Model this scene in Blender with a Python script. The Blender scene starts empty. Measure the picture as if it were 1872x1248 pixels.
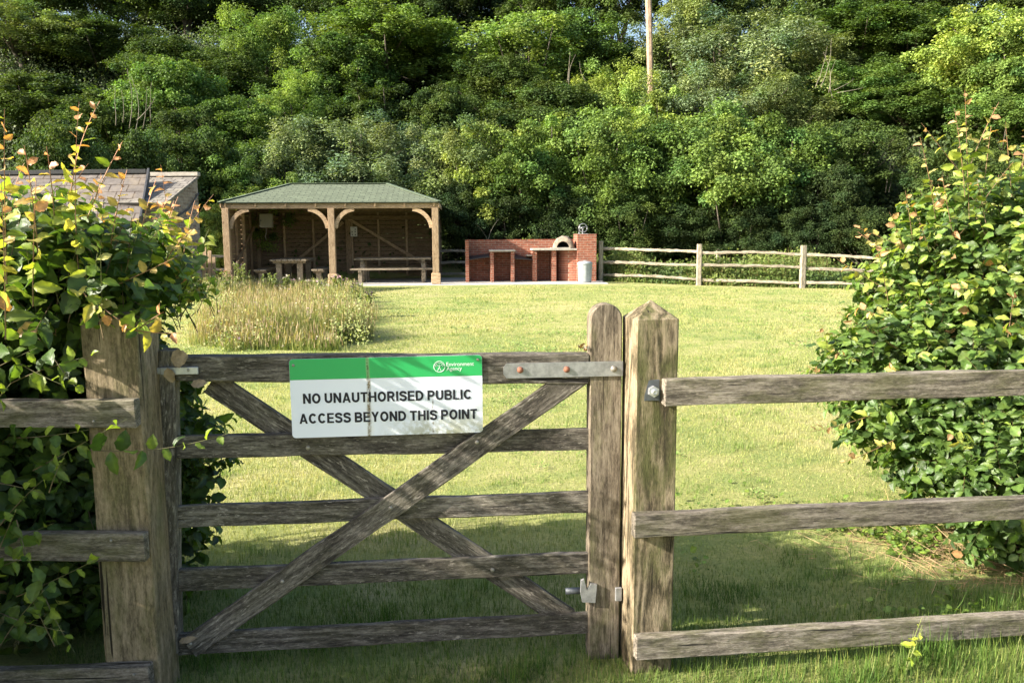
import bpy, math, random
import numpy as np
from mathutils import Vector, Matrix
random.seed(7)
R = math.radians
SC = bpy.context.scene
COL = SC.collection
# ------------------------------------------------------------------ camera
CAMZ, PITCH, ROLL, FPX = 1.70, R(7.5), R(0.3), 1490.0
F0 = Vector((0, math.cos(PITCH), -math.sin(PITCH)))
r0 = Vector((1, 0, 0)); u0 = Vector((0, math.sin(PITCH), math.cos(PITCH)))
RT = r0*math.cos(ROLL) - u0*math.sin(ROLL)
UP = u0*math.cos(ROLL) + r0*math.sin(ROLL)
cd = bpy.data.cameras.new('camera'); cam = bpy.data.objects.new('camera', cd); COL.objects.link(cam)
cd.sensor_width = 36.0; cd.lens = 36.0*FPX/1872.0; cd.clip_start = 0.05; cd.clip_end = 2000
cam.matrix_world = Matrix(((RT.x, UP.x, -F0.x, 0), (RT.y, UP.y, -F0.y, 0), (RT.z, UP.z, -F0.z, CAMZ), (0, 0, 0, 1)))
SC.camera = cam
# ------------------------------------------------------------------ light
SUNV = Vector((1.0, 0.32, -0.56)).normalized()          # direction the light travels
elev = math.asin(-SUNV.z)
w = bpy.data.worlds.new('World'); SC.world = w; w.use_nodes = True
nt = w.node_tree; bg = nt.nodes['Background']
sky = nt.nodes.new('ShaderNodeTexSky'); sky.sky_type = 'NISHITA'; sky.sun_disc = False
sky.sun_elevation = elev; sky.sun_rotation = math.atan2(-SUNV.x, -SUNV.y); sky.dust_density = 3.0
nt.links.new(sky.outputs[0], bg.inputs[0]); bg.inputs[1].default_value = 0.102
sl = bpy.data.lights.new('sun', 'SUN'); sl.energy = 4.8; sl.angle = R(0.55); sl.color = (1.0, 0.925, 0.81)
so = bpy.data.objects.new('sun', sl); COL.objects.link(so)
so.rotation_mode = 'QUATERNION'; so.rotation_quaternion = SUNV.to_track_quat('-Z', 'Y'); so.location = (-20, -8, 15)
SC.view_settings.view_transform = 'Standard'; SC.view_settings.look = 'None'
SC.view_settings.exposure = 1.78; SC.view_settings.gamma = 1.0
SC.render.engine = 'CYCLES'
SC.cycles.max_bounces = 6; SC.cycles.diffuse_bounces = 3; SC.cycles.transmission_bounces = 3
SC.cycles.use_denoising = True

# ------------------------------------------------------------------ pixel helpers (photo pixels, 1872 x 1248)
def ray(px, py):
    return F0*FPX + RT*(px-936.0) + UP*(624.0-py)
CO = Vector((0, 0, CAMZ))
def P(px, py, Y):
    d = ray(px, py); return CO + d*(Y/d.y)
def PL(px, py, c, k, off=0.0):      # plane  Y = c + k X + off
    d = ray(px, py); t = (c+off)/(d.y - k*d.x); return CO + d*t
def smooth(a, b, x):
    t = np.clip((x-a)/(b-a), 0, 1); return t*t*(3-2*t)
def gz(x, y):
    """height of the ground"""
    x = np.asarray(x, float); y = np.asarray(y, float)
    z = 0.165*smooth(8, 24, y)*(1-0.075*np.clip(x-2.5, 0, 12)*smooth(12, 22, y)*1.3)
    z = z + 0.012*np.sin(x*1.7+0.4)*np.sin(y*1.3) * smooth(3, 6, y)*(1-smooth(18, 23, y))
    edge = 29.5 + 1.2*np.sin(x*0.23) - 3.0*smooth(8, 18, x) - 0.28*np.clip(-x-8, 0, 20)
    h = np.clip(y-edge, 0, 23)
    z = z + 0.56*h + 0.12*np.clip(y-edge-23, 0, 300) + 0.25*np.sin(x*0.6+y*0.4)*smooth(0, 4, h)
    return z
def gzf(x, y): return float(gz(x, y))
def G(px, py, it=40):
    d = ray(px, py); lo, hi = 1.5, 40.0
    for _ in range(it):
        m = (lo+hi)/2; p = CO + d*(m/d.y)
        if p.z > gzf(p.x, p.y): lo = m
        else: hi = m
    return CO + d*(lo/d.y)

# ------------------------------------------------------------------ object helpers
WM = {}
def tag(o, label=None, cat=None, group=None, kind=None):
    if label: o['label'] = label
    if cat: o['category'] = cat
    if group: o['group'] = group
    if kind: o['kind'] = kind
    return o
def empty(name, loc=(0, 0, 0), rz=0.0, label=None, cat=None, group=None):
    o = bpy.data.objects.new(name, None); COL.objects.link(o); o.empty_display_size = 0.2
    M = Matrix.Translation(Vector(loc)) @ Matrix.Rotation(rz, 4, 'Z')
    o.matrix_basis = M; WM[o.name] = M
    return tag(o, label, cat, group)
def link(name, me, mat=None, parent=None, M=None):
    """M is the WORLD matrix; parents have known matrices"""
    o = bpy.data.objects.new(name, me); COL.objects.link(o)
    if mat is not None and not me.materials: me.materials.append(mat)
    M = M or Matrix.Identity(4)
    if parent is not None:
        o.parent = parent; o.matrix_basis = WM[parent.name].inverted() @ M
    else: o.matrix_basis = M
    WM[o.name] = M
    return o
def mesh(name, V, Fc, smoothf=False):
    me = bpy.data.meshes.new(name); me.from_pydata([tuple(v) for v in V], [], Fc); me.update()
    if smoothf:
        me.polygons.foreach_set('use_smooth', [True]*len(me.polygons))
    return me
def np_mesh(name, V, quads=None, tris=None, cols=None, smoothf=False):
    me = bpy.data.meshes.new(name)
    V = np.ascontiguousarray(V, np.float32)
    me.vertices.add(len(V)); me.vertices.foreach_set('co', V.ravel())
    li = []; tot = []
    if quads is not None and len(quads): li.append(quads.ravel()); tot.append(np.full(len(quads), 4))
    if tris is not None and len(tris): li.append(tris.ravel()); tot.append(np.full(len(tris), 3))
    li = np.concatenate(li).astype(np.int32); tot = np.concatenate(tot).astype(np.int32)
    st = np.concatenate([[0], np.cumsum(tot)[:-1]]).astype(np.int32)
    me.loops.add(len(li)); me.loops.foreach_set('vertex_index', li)
    me.polygons.add(len(tot)); me.polygons.foreach_set('loop_start', st); me.polygons.foreach_set('loop_total', tot)
    if smoothf: me.polygons.foreach_set('use_smooth', np.ones(len(tot), bool))
    me.update(calc_edges=True)
    if cols is not None:
        a = me.color_attributes.new('col', 'FLOAT_COLOR', 'POINT')
        c = np.ones((len(V), 4), np.float32); c[:, :3] = cols; a.data.foreach_set('color', c.ravel())
    return me
def jmesh(name, parts, smoothf=False):
    V, Fc = [], []
    for v, f in parts:
        n = len(V); V += list(v); Fc += [tuple(i+n for i in q) for q in f]
    return mesh(name, V, Fc, smoothf)
def box(x0, x1, y0, y1, z0, z1, b=0.0):
    if b <= 0:
        v = [(x, y, z) for z in (z0, z1) for y in (y0, y1) for x in (x0, x1)]
        return v, [(0, 2, 3, 1), (4, 5, 7, 6), (0, 1, 5, 4), (2, 6, 7, 3), (0, 4, 6, 2), (1, 3, 7, 5)]
    v = []; f = []
    def ring(z, i):
        return [(x0+b+i, y0+i, z), (x1-b-i, y0+i, z), (x1-i, y0+b+i, z), (x1-i, y1-b-i, z),
                (x1-b-i, y1-i, z), (x0+b+i, y1-i, z), (x0+i, y1-b-i, z), (x0+i, y0+b+i, z)]
    for z, i in ((z0, b), (z0+b, 0), (z1-b, 0), (z1, b)): v += ring(z, i)
    for k in range(3):
        for j in range(8): f.append((k*8+j, k*8+(j+1) % 8, k*8+8+(j+1) % 8, k*8+8+j))
    f.append(tuple(range(7, -1, -1))); f.append(tuple(range(24, 32)))
    return v, f
def beam_mesh(name, L, w1, t, w2=None, seg=None, jit=0.0015, bev=0.004, seed=0, bow=0.0, taper_t=1.0, endcut=(0, 0)):
    """board along local X from -L/2..L/2, w along Z, t along Y, slightly irregular"""
    w2 = w1 if w2 is None else w2
    rnd = random.Random(seed); seg = seg or max(2, int(L/0.12)); V = []; Fc = []
    xs = [-L/2, -L/2+bev] + [-L/2+L*k/seg for k in range(1, seg)] + [L/2-bev, L/2]
    n = len(xs)
    ph = [rnd.uniform(0, 6.28) for _ in range(8)]
    for k, x in enumerate(xs):
        u = (x+L/2)/L; wz = (w1*(1-u)+w2*u)/2; ty = t/2*(1*(1-u)+taper_t*u); ins = bev if k in (0, n-1) else 0
        wz -= ins; yy = ty-ins; b = bev
        dz = bow*math.sin(math.pi*u) + jit*1.2*math.sin(x*2.1+ph[0]) ; dy = jit*math.sin(x*2.7+ph[1])
        prof = [(-yy+b, -wz), (yy-b, -wz), (yy, -wz+b), (yy, wz-b), (yy-b, wz), (-yy+b, wz), (-yy, wz-b), (-yy, -wz+b)]
        cx = endcut[0]*(1-u) if k < 2 else (endcut[1]*u if k >= n-2 else 0)
        for j, (a, c) in enumerate(prof):
            s = jit*(math.sin(x*9+ph[j])+0.7*math.sin(x*23+ph[j]*3)+rnd.uniform(-.4, .4))
            V.append((x + cx*c/max(wz, .001)*wz, a+dy+(s if j in (2, 3, 6, 7) else 0)*.5, c+dz+(s if j in (0, 1, 4, 5) else 0)))
    for k in range(n-1):
        for j in range(8): Fc.append((k*8+j, k*8+8+j, k*8+8+(j+1) % 8, k*8+(j+1) % 8))
    Fc.append(tuple(range(8))); Fc.append(tuple((n-1)*8+j for j in range(7, -1, -1)))
    return mesh(name, V, Fc)
def frame(a, b, up=(0, 0, 1)):
    a = Vector(a); b = Vector(b); x = (b-a).normalized(); u = Vector(up)
    y = u.cross(x).normalized(); z = x.cross(y).normalized()
    c = (a+b)/2
    return Matrix(((x.x, y.x, z.x, c.x), (x.y, y.y, z.y, c.y), (x.z, y.z, z.z, c.z), (0, 0, 0, 1)))
SEED = [10]
def board(name, a, b, w, t, mat, parent=None, up=(0, 0, 1), w2=None, jit=0.0015, bev=0.004, bow=0.0, back=0.0, **k):
    """board from a to b (centre line); back moves it away from the viewer side along its own Y"""
    SEED[0] += 1
    a = Vector(a); b = Vector(b); M = frame(a, b, up)
    if back: M = M @ Matrix.Translation((0, back, 0))
    me = beam_mesh(name, (b-a).length, w, t, w2=w2, jit=jit, bev=bev, seed=SEED[0], bow=bow, **k)
    return link(name, me, mat, parent, M)
def tube(pts, r, n=8, closed=False, cap=True):
    V = []; Fc = []; m = len(pts); pts = [Vector(p) for p in pts]
    rr = r if isinstance(r, (list, tuple)) else [r]*m
    for i, p in enumerate(pts):
        if closed: d = pts[(i+1) % m]-pts[i-1]
        else: d = pts[min(i+1, m-1)]-pts[max(i-1, 0)]
        d.normalize(); a = Vector((0, 0, 1)) if abs(d.z) < .9 else Vector((1, 0, 0))
        s = d.cross(a).normalized(); t2 = s.cross(d)
        for j in range(n):
            q = 2*math.pi*j/n; V.append(p+(s*math.cos(q)+t2*math.sin(q))*rr[i])
    for i in range(m if closed else m-1):
        for j in range(n):
            k = ((i+1) % m)*n
            Fc.append((i*n+j, i*n+(j+1) % n, k+(j+1) % n, k+j))
    if cap and not closed:
        Fc.append(tuple(range(n-1, -1, -1))); Fc.append(tuple((m-1)*n+j for j in range(n)))
    return V, Fc
def lathe(prof, n=24, c=(0, 0, 0)):
    V = []; Fc = []
    for r, z in prof:
        for j in range(n):
            q = 2*math.pi*j/n; V.append((c[0]+r*math.cos(q), c[1]+r*math.sin(q), c[2]+z))
    for i in range(len(prof)-1):
        for j in range(n): Fc.append((i*n+j, i*n+(j+1) % n, (i+1)*n+(j+1) % n, (i+1)*n+j))
    if prof[0][0] > 0: Fc.append(tuple(range(n-1, -1, -1)))
    if prof[-1][0] > 0: Fc.append(tuple((len(prof)-1)*n+j for j in range(n)))
    return V, Fc
def prism(outline, y0, y1):
    """outline in XZ, extruded along Y"""
    n = len(outline); V = [(x, y0, z) for x, z in outline]+[(x, y1, z) for x, z in outline]
    Fc = [tuple(range(n)), tuple(range(2*n-1, n-1, -1))]
    for i in range(n):
        j = (i+1) % n; Fc.append((i, i+n, j+n, j))
    return V, Fc

# ------------------------------------------------------------------ materials
def newmat(name):
    m = bpy.data.materials.new(name); m.use_nodes = True
    return m, m.node_tree, m.node_tree.nodes, m.node_tree.nodes['Principled BSDF']
def ramp(nd, stops):
    r = nd.new('ShaderNodeValToRGB'); e = r.color_ramp.elements
    while len(e) < len(stops): e.new(0.5)
    for el, (p, c) in zip(e, stops):
        el.position = p; el.color = (*c, 1) if len(c) == 3 else c
    return r
def mixc(t, nd, fac, a, b, mode='MIX'):
    m = nd.new('ShaderNodeMix'); m.data_type = 'RGBA'; m.blend_type = mode
    for s, v in ((m.inputs['Factor'], fac), (m.inputs['A'], a), (m.inputs['B'], b)):
        if isinstance(v, (int, float)): s.default_value = v
        elif isinstance(v, tuple): s.default_value = (*v, 1) if len(v) == 3 else v
        else: t.links.new(v, s)
    return m.outputs['Result']
def noise(t, nd, vec, scale, detail=4, rough=0.6, dist=0.0):
    n = nd.new('ShaderNodeTexNoise'); n.inputs['Scale'].default_value = scale; n.inputs['Detail'].default_value = detail
    n.inputs['Roughness'].default_value = rough; n.inputs['Distortion'].default_value = dist
    if vec is not None: t.links.new(vec, n.inputs['Vector'])
    return n.outputs['Fac']
def mapping(t, nd, vec, scale=(1, 1, 1), loc=None):
    m = nd.new('ShaderNodeMapping'); m.inputs['Scale'].default_value = scale
    t.links.new(vec, m.inputs['Vector'])
    if loc is not None: t.links.new(loc, m.inputs['Location'])
    return m.outputs['Vector']
def wood(name, dark, mid, light, fleck=0.25, green=0.0, grain=60, bump=0.5, knots=0.6, rough=0.85, crack=1.0, rings=0.10):
    m, t, nd, bs = newmat(name)
    tc = nd.new('ShaderNodeTexCoord'); oi = nd.new('ShaderNodeObjectInfo')
    def mt(op, a, b):
        q = nd.new('ShaderNodeMath'); q.operation = op
        for i, v in enumerate((a, b)):
            if isinstance(v, (int, float)): q.inputs[i].default_value = v
            elif v is not None: t.links.new(v, q.inputs[i])
        return q.outputs[0]
    r37 = mt('MULTIPLY', oi.outputs['Random'], 37.0)
    cv = nd.new('ShaderNodeCombineXYZ'); t.links.new(r37, cv.inputs[0]); t.links.new(r37, cv.inputs[2])
    va = nd.new('ShaderNodeVectorMath'); va.operation = 'ADD'; t.links.new(tc.outputs['Object'], va.inputs[0]); t.links.new(cv.outputs[0], va.inputs[1])
    base = va.outputs[0]
    N = lambda sx, sy, d=4, r=.6, ds=0.0: noise(t, nd, mapping(t, nd, base, (sx, sy, sy)), 1.0, d, r, ds)
    # growth rings: contour lines of a slow noise drawn out along the board
    warp = N(1.3, 6.5, 2, .45)
    ring = mt('ADD', mt('MULTIPLY', mt('SINE', mt('MULTIPLY', warp, 95*knots), None), .5), .5)
    fib = N(7, grain*1.4, 6, .78); pit = N(38, grain*2.4, 4, .75); blot = N(2.4, 8, 5, .65)
    a = mt('ADD', mt('MULTIPLY', fib, .75), mt('MULTIPLY', ring, rings))
    a = mt('ADD', a, mt('MULTIPLY', pit, .55)); a = mt('ADD', a, mt('MULTIPLY', blot, .28))
    tot = .75+.55+.28; a = mt('DIVIDE', mt('SUBTRACT', a, rings*.5), tot)
    rp = ramp(nd, [(0.41, dark), (0.50, mid), (0.59, light)]); t.links.new(a, rp.inputs[0])
    colr = rp.outputs[0]
    fl = N(20, 80, 4, .75); fr = ramp(nd, [(0.57, (0, 0, 0)), (0.66, (1, 1, 1))]); t.links.new(fl, fr.inputs[0])
    colr = mixc(t, nd, mt('MULTIPLY', mt('MULTIPLY', fr.outputs[0], fleck*2.2), blot), colr, tuple(min(1, x*1.9) for x in light))
    if green > 0:
        gn = N(3.2, 9, 6, .75); gr = ramp(nd, [(0.46, (0, 0, 0)), (0.62, (green, green, green))]); t.links.new(gn, gr.inputs[0])
        geo = nd.new('ShaderNodeNewGeometry'); sn = nd.new('ShaderNodeSeparateXYZ'); t.links.new(geo.outputs['True Normal'], sn.inputs[0])
        side = mt('MINIMUM', mt('MAXIMUM', mt('ADD', mt('MULTIPLY', sn.outputs[0], 1.6), 1.25), .12), 1.0)   # algae keeps to the faces turned away from the sun
        gc = mixc(t, nd, pit, (0.035, 0.037, 0.010), (0.14, 0.145, 0.05)); colr = mixc(t, nd, mt('MULTIPLY', gr.outputs[0], side), colr, gc)
    ck = mt('MINIMUM', N(1.1, 48, 3, .55, .15), mt('ADD', N(3.0, 95, 3, .6, .1), .02)); cr = ramp(nd, [(0.305, (crack, crack, crack)), (0.335, (0, 0, 0))]); t.links.new(ck, cr.inputs[0])
    colr = mixc(t, nd, cr.outputs[0], colr, tuple(x*.25 for x in dark))
    vo = nd.new('ShaderNodeTexVoronoi'); vo.inputs['Scale'].default_value = 1.0; t.links.new(mapping(t, nd, base, (2.6, 9.0, 9.0)), vo.inputs['Vector'])
    kn = ramp(nd, [(0.07, (1, 1, 1)), (0.13, (0, 0, 0))]); t.links.new(vo.outputs['Distance'], kn.inputs[0])
    colr = mixc(t, nd, mt('MULTIPLY', kn.outputs[0], .75), colr, tuple(x*.55 for x in dark))
    br = mt('ADD', mt('MULTIPLY', oi.outputs['Random'], .42), .90); cb = nd.new('ShaderNodeCombineColor')
    for q_ in range(3): t.links.new(br, cb.inputs[q_])
    colr = mixc(t, nd, 1.0, colr, cb.outputs[0], 'MULTIPLY')
    t.links.new(colr, bs.inputs['Base Color']); bs.inputs['Roughness'].default_value = rough
    bs.inputs['Specular IOR Level'].default_value = 0.25
    hs = mt('SUBTRACT', a, mt('MULTIPLY', cr.outputs[0], 1.0))
    bp = nd.new('ShaderNodeBump'); bp.inputs['Strength'].default_value = bump; bp.inputs['Distance'].default_value = 0.012
    t.links.new(hs, bp.inputs['Height']); t.links.new(bp.outputs[0], bs.inputs['Normal'])
    return m
W_GATE = wood('weathered_gate_wood', (0.028, 0.024, 0.019), (0.085, 0.074, 0.060), (0.19, 0.17, 0.14), fleck=0.6, green=0.15, bump=0.8)
W_STILE = wood('gate_stile_wood', (0.05, 0.04, 0.028), (0.13, 0.105, 0.075), (0.22, 0.185, 0.135), fleck=0.15, green=0.5, bump=0.6)
W_POST = wood('oak_post_wood', (0.045, 0.036, 0.020), (0.145, 0.113, 0.068), (0.27, 0.215, 0.14), fleck=0.08, green=0.8, bump=1.0, grain=42, knots=.45, rings=.22)
W_POSTL = wood('shaded_post_wood', (0.07, 0.055, 0.032), (0.16, 0.125, 0.075), (0.25, 0.195, 0.125), fleck=0.1, green=0.5, bump=0.6, grain=40)
W_RAIL = wood('fence_rail_wood', (0.045, 0.038, 0.03), (0.125, 0.107, 0.083), (0.24, 0.21, 0.17), fleck=0.25, green=0.45, bump=0.7)
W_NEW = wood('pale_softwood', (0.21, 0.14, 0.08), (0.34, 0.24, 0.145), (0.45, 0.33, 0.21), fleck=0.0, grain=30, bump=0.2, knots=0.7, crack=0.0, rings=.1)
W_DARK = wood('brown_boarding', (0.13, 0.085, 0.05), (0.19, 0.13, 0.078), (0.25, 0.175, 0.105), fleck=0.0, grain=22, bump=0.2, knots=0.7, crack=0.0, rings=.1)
W_GREY = wood('silver_cleft_wood', (0.12, 0.10, 0.07), (0.23, 0.20, 0.15), (0.35, 0.31, 0.24), fleck=0.1, grain=40, bump=0.6)
W_BENCH = wood('grey_bench_wood', (0.10, 0.085, 0.06), (0.21, 0.17, 0.12), (0.33, 0.27, 0.19), fleck=0.1, grain=40, bump=0.4)
def simple(name, c, rough=0.6, metal=0.0, nscale=20, namt=0.25, bump=0.0, c2=None):
    m, t, nd, bs = newmat(name); tc = nd.new('ShaderNodeTexCoord')
    n = noise(t, nd, tc.outputs['Object'], nscale, 5, 0.65)
    c2 = c2 or tuple(x*(1-namt) for x in c); c1 = tuple(min(1, x*(1+namt)) for x in c)
    rp = ramp(nd, [(0.35, c2), (0.62, c1)]); t.links.new(n, rp.inputs[0]); t.links.new(rp.outputs[0], bs.inputs['Base Color'])
    bs.inputs['Roughness'].default_value = rough; bs.inputs['Metallic'].default_value = metal
    if bump:
        bp = nd.new('ShaderNodeBump'); bp.inputs['Strength'].default_value = bump; bp.inputs['Distance'].default_value = 0.01
        t.links.new(n, bp.inputs['Height']); t.links.new(bp.outputs[0], bs.inputs['Normal'])
    return m
M_GALV = simple('galvanised_steel', (0.42, 0.43, 0.44), 0.45, 0.7, 25, 0.2)
M_STRAP = simple('zinc_strap', (0.30, 0.30, 0.30), 0.5, 0.55, 30, 0.22)
M_RUST = simple('rusty_bolt', (0.24, 0.10, 0.06), 0.8, 0.2, 60, 0.35)
M_BOLT = simple('grey_bolt', (0.28, 0.26, 0.22), 0.55, 0.6, 60, 0.3)
M_PLATE = simple('recessed_plate', (0.10, 0.11, 0.12), 0.6, 0.5, 30, 0.2)
M_CONC = simple('pale_concrete', (0.40, 0.38, 0.34), 0.9, 0, 6, 0.12, 0.2)
M_SLAB = simple('counter_slab', (0.34, 0.31, 0.26), 0.9, 0, 9, 0.18, 0.2)
M_CLAY = simple('clay_render', (0.24, 0.19, 0.14), 0.95, 0, 9, 0.35, 0.6, c2=(0.12, 0.095, 0.075))
M_MOUTH = simple('oven_mouth_black', (0.012, 0.011, 0.010), 0.95, 0, 5, 0.2)  # near-black lining for the oven mouth
M_GRILL = simple('dark_steel_sheet', (0.035, 0.033, 0.032), 0.6, 0.5, 8, 0.2)
M_BOX = simple('grey_cabinet_paint', (0.22, 0.21, 0.17), 0.5, 0, 10, 0.06)
M_PAPER = simple('white_notice', (0.6, 0.58, 0.54), 0.6, 0, 10, 0.05)
M_INK = simple('dark_ink', (0.05, 0.05, 0.05), 0.6, 0, 10, 0.05)
M_TRUNK = simple('grey_bark', (0.09, 0.075, 0.055), 0.95, 0, 8, 0.4, 0.5)
M_PALE = simple('pale_dead_stem', (0.17, 0.15, 0.11), 0.9, 0, 8, 0.3)
M_POLE = wood('telegraph_pole_wood', (0.16, 0.11, 0.075), (0.27, 0.19, 0.13), (0.36, 0.26, 0.18), fleck=0.1, grain=18, bump=0.3)
M_DRY = simple('papery_dead_leaf', (0.26, 0.19, 0.11), 0.8, 0, 40, 0.3)

def brickmat(name, c1, c2, mortar, bw, rh, mort=0.012, uv=False, offs=0.5, bump=0.4, dirt=None):
    m, t, nd, bs = newmat(name); tc = nd.new('ShaderNodeTexCoord')
    if uv: v = tc.outputs['UV']
    else:
        sp = nd.new('ShaderNodeSeparateXYZ'); t.links.new(tc.outputs['Object'], sp.inputs[0])
        ad = nd.new('ShaderNodeMath'); ad.operation = 'ADD'; t.links.new(sp.outputs[0], ad.inputs[0]); t.links.new(sp.outputs[1], ad.inputs[1])
        cb = nd.new('ShaderNodeCombineXYZ'); t.links.new(ad.outputs[0], cb.inputs[0]); t.links.new(sp.outputs[2], cb.inputs[1]); v = cb.outputs[0]
    b = nd.new('ShaderNodeTexBrick'); t.links.new(v, b.inputs['Vector'])
    b.inputs['Scale'].default_value = 1; b.inputs['Brick Width'].default_value = bw; b.inputs['Row Height'].default_value = rh
    b.inputs['Mortar Size'].default_value = mort; b.inputs['Mortar Smooth'].default_value = 0.1; b.offset = offs
    b.inputs['Color1'].default_value = (*c1, 1); b.inputs['Color2'].default_value = (*c2, 1); b.inputs['Mortar'].default_value = (*mortar, 1)
    n = noise(t, nd, v, 7, 6, 0.7)
    rp = ramp(nd, [(0.3, (0.62, 0.62, 0.62)), (0.7, (1.25, 1.25, 1.25))]); t.links.new(n, rp.inputs[0])
    c = mixc(t, nd, 1.0, b.outputs['Color'], rp.outputs[0], 'MULTIPLY')
    if dirt:
        n2 = noise(t, nd, tc.outputs['Object'], 1.7, 5, 0.7); r2 = ramp(nd, [(0.5, (0, 0, 0)), (0.7, (.7, .7, .7))]); t.links.new(n2, r2.inputs[0])
        c = mixc(t, nd, r2.outputs[0], c, dirt)
    t.links.new(c, bs.inputs['Base Color']); bs.inputs['Roughness'].default_value = 0.9; bs.inputs['Specular IOR Level'].default_value = 0.2
    bp = nd.new('ShaderNodeBump'); bp.invert = True; bp.inputs['Strength'].default_value = bump; bp.inputs['Distance'].default_value = 0.01
    t.links.new(b.outputs['Fac'], bp.inputs['Height']); t.links.new(bp.outputs[0], bs.inputs['Normal'])
    return m
M_BRICK = brickmat('red_brick', (0.33, 0.11, 0.065), (0.23, 0.078, 0.05), (0.32, 0.22, 0.16), 0.235, 0.075, 0.009, bump=0.3)
M_OLDBRICK = brickmat('old_mottled_brick', (0.16, 0.10, 0.07), (0.34, 0.28, 0.22), (0.30, 0.25, 0.20), 0.235, 0.08, 0.012, dirt=(0.36, 0.32, 0.27))
M_SHINGLE = brickmat('green_felt_shingles', (0.105, 0.125, 0.085), (0.125, 0.15, 0.10), (0.045, 0.055, 0.04), 0.34, 0.14, 0.010, uv=True, bump=0.5)
M_SLATE = brickmat('grey_slates', (0.17, 0.155, 0.135), (0.24, 0.22, 0.19), (0.05, 0.045, 0.04), 0.28, 0.20, 0.012, uv=True, bump=0.6, dirt=(0.20, 0.18, 0.12))
M_TILE = brickmat('brown_roof_tiles', (0.125, 0.11, 0.098), (0.165, 0.145, 0.13), (0.06, 0.045, 0.035), 0.42, 0.36, 0.016, uv=True, bump=0.6, dirt=(0.23, 0.19, 0.14))

def leafmat(name, trans=0.35, gloss=0.5, rough=0.4, objcol=False, vein=False, huevar=0.25):
    m, t, nd, bs = newmat(name)
    at = nd.new('ShaderNodeAttribute'); at.attribute_name = 'col'; c = at.outputs['Color']
    if objcol:
        oi = nd.new('ShaderNodeObjectInfo'); c = mixc(t, nd, 1.0, c, oi.outputs['Color'], 'MULTIPLY')
    geo = nd.new('ShaderNodeNewGeometry')
    n = noise(t, nd, geo.outputs['Position'], 0.9 if objcol else 14.0, 3, 0.6)
    rp = ramp(nd, [(0.3, (1-huevar, 1-huevar*.8, 1-huevar*.6)), (0.7, (1+huevar, 1+huevar*.7, 1.0))]); t.links.new(n, rp.inputs[0])
    c = mixc(t, nd, 1.0, c, rp.outputs[0], 'MULTIPLY')
    t.links.new(c, bs.inputs['Base Color']); bs.inputs['Roughness'].default_value = rough; bs.inputs['Specular IOR Level'].default_value = gloss
    tr = nd.new('ShaderNodeBsdfTranslucent')
    tcol = mixc(t, nd, 1.0, c, (1.25, 1.35, 0.45), 'MULTIPLY'); t.links.new(tcol, tr.inputs['Color'])
    mx = nd.new('ShaderNodeMixShader'); mx.inputs[0].default_value = trans
    t.links.new(bs.outputs[0], mx.inputs[1]); t.links.new(tr.outputs[0], mx.inputs[2])
    t.links.new(mx.outputs[0], nd['Material Output'].inputs['Surface'])
    if vein:
        bp = nd.new('ShaderNodeBump'); bp.inputs['Strength'].default_value = 0.5; bp.inputs['Distance'].default_value = 0.004
        n2 = noise(t, nd, geo.outputs['Position'], 70.0, 2, 0.5); t.links.new(n2, bp.inputs['Height']); t.links.new(bp.outputs[0], bs.inputs['Normal'])
    return m
M_HEDGE = leafmat('hedge_leaf', 0.40, 0.38, 0.45, vein=True)
M_TREE = leafmat('tree_leaf', 0.28, 0.12, 0.6, objcol=True, huevar=0.3)
M_BLADE = leafmat('grass_blade', 0.30, 0.25, 0.6, huevar=0.12)
M_STEM = leafmat('green_stem', 0.0, 0.3, 0.6)

# ------------------------------------------------------------------ leaves in bulk
rng = np.random.default_rng(5)
def unit(v): return v/np.maximum(np.linalg.norm(v, axis=-1, keepdims=True), 1e-9)
def leaf_template(rows=9, fold=0.12, droop=0.25, wav=0.06, wmax=0.32, pw=0.85, twist=0.0):
    """length 1 along y; halves folded about the midrib, toothed wavy edge, paler midrib and ribs"""
    V = []; Q = []; C = []
    ys = np.linspace(0, 1, rows+1)
    for i, y in enumerate(ys):
        wd = wmax*(math.sin(math.pi*(y**pw))**0.9) if 0 < y < 1 else 0.0
        z = -droop*y*y; tooth = 1.0+(.10 if i % 2 else -.06); lat = twist*y*y
        if i == 0 or i == rows: V.append((lat, y, z)); C.append(1.15)
        else:
            sw = wav*math.sin(i*1.9); rib = 1.10 if i % 2 else .92
            V += [(lat-wd*tooth, y+.04, z+fold*wd*2.0+sw), (lat-wd*.5, y+.02, z+fold*wd*1.3+sw*.3), (lat, y, z), (lat+wd*.5, y+.02, z+fold*wd*1.3-sw*.3), (lat+wd*tooth, y+.04, z+fold*wd*2.0-sw*.8)]
            C += [rib*.92, rib, 1.28, rib, rib*.92]
    idx = lambda i: 1+(i-1)*5
    Tn = [(0, 2+k, 1+k) for k in range(4)]
    for i in range(1, rows-1):
        a, b = idx(i), idx(i+1)
        Q += [(a+k, a+k+1, b+k+1, b+k) for k in range(4)]
    a = idx(rows-1); e = len(V)-1
    Tn += [(a+k, a+k+1, e) for k in range(4)]
    return np.array(V, float), np.array(Q), np.array(Tn), np.array(C)
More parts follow.
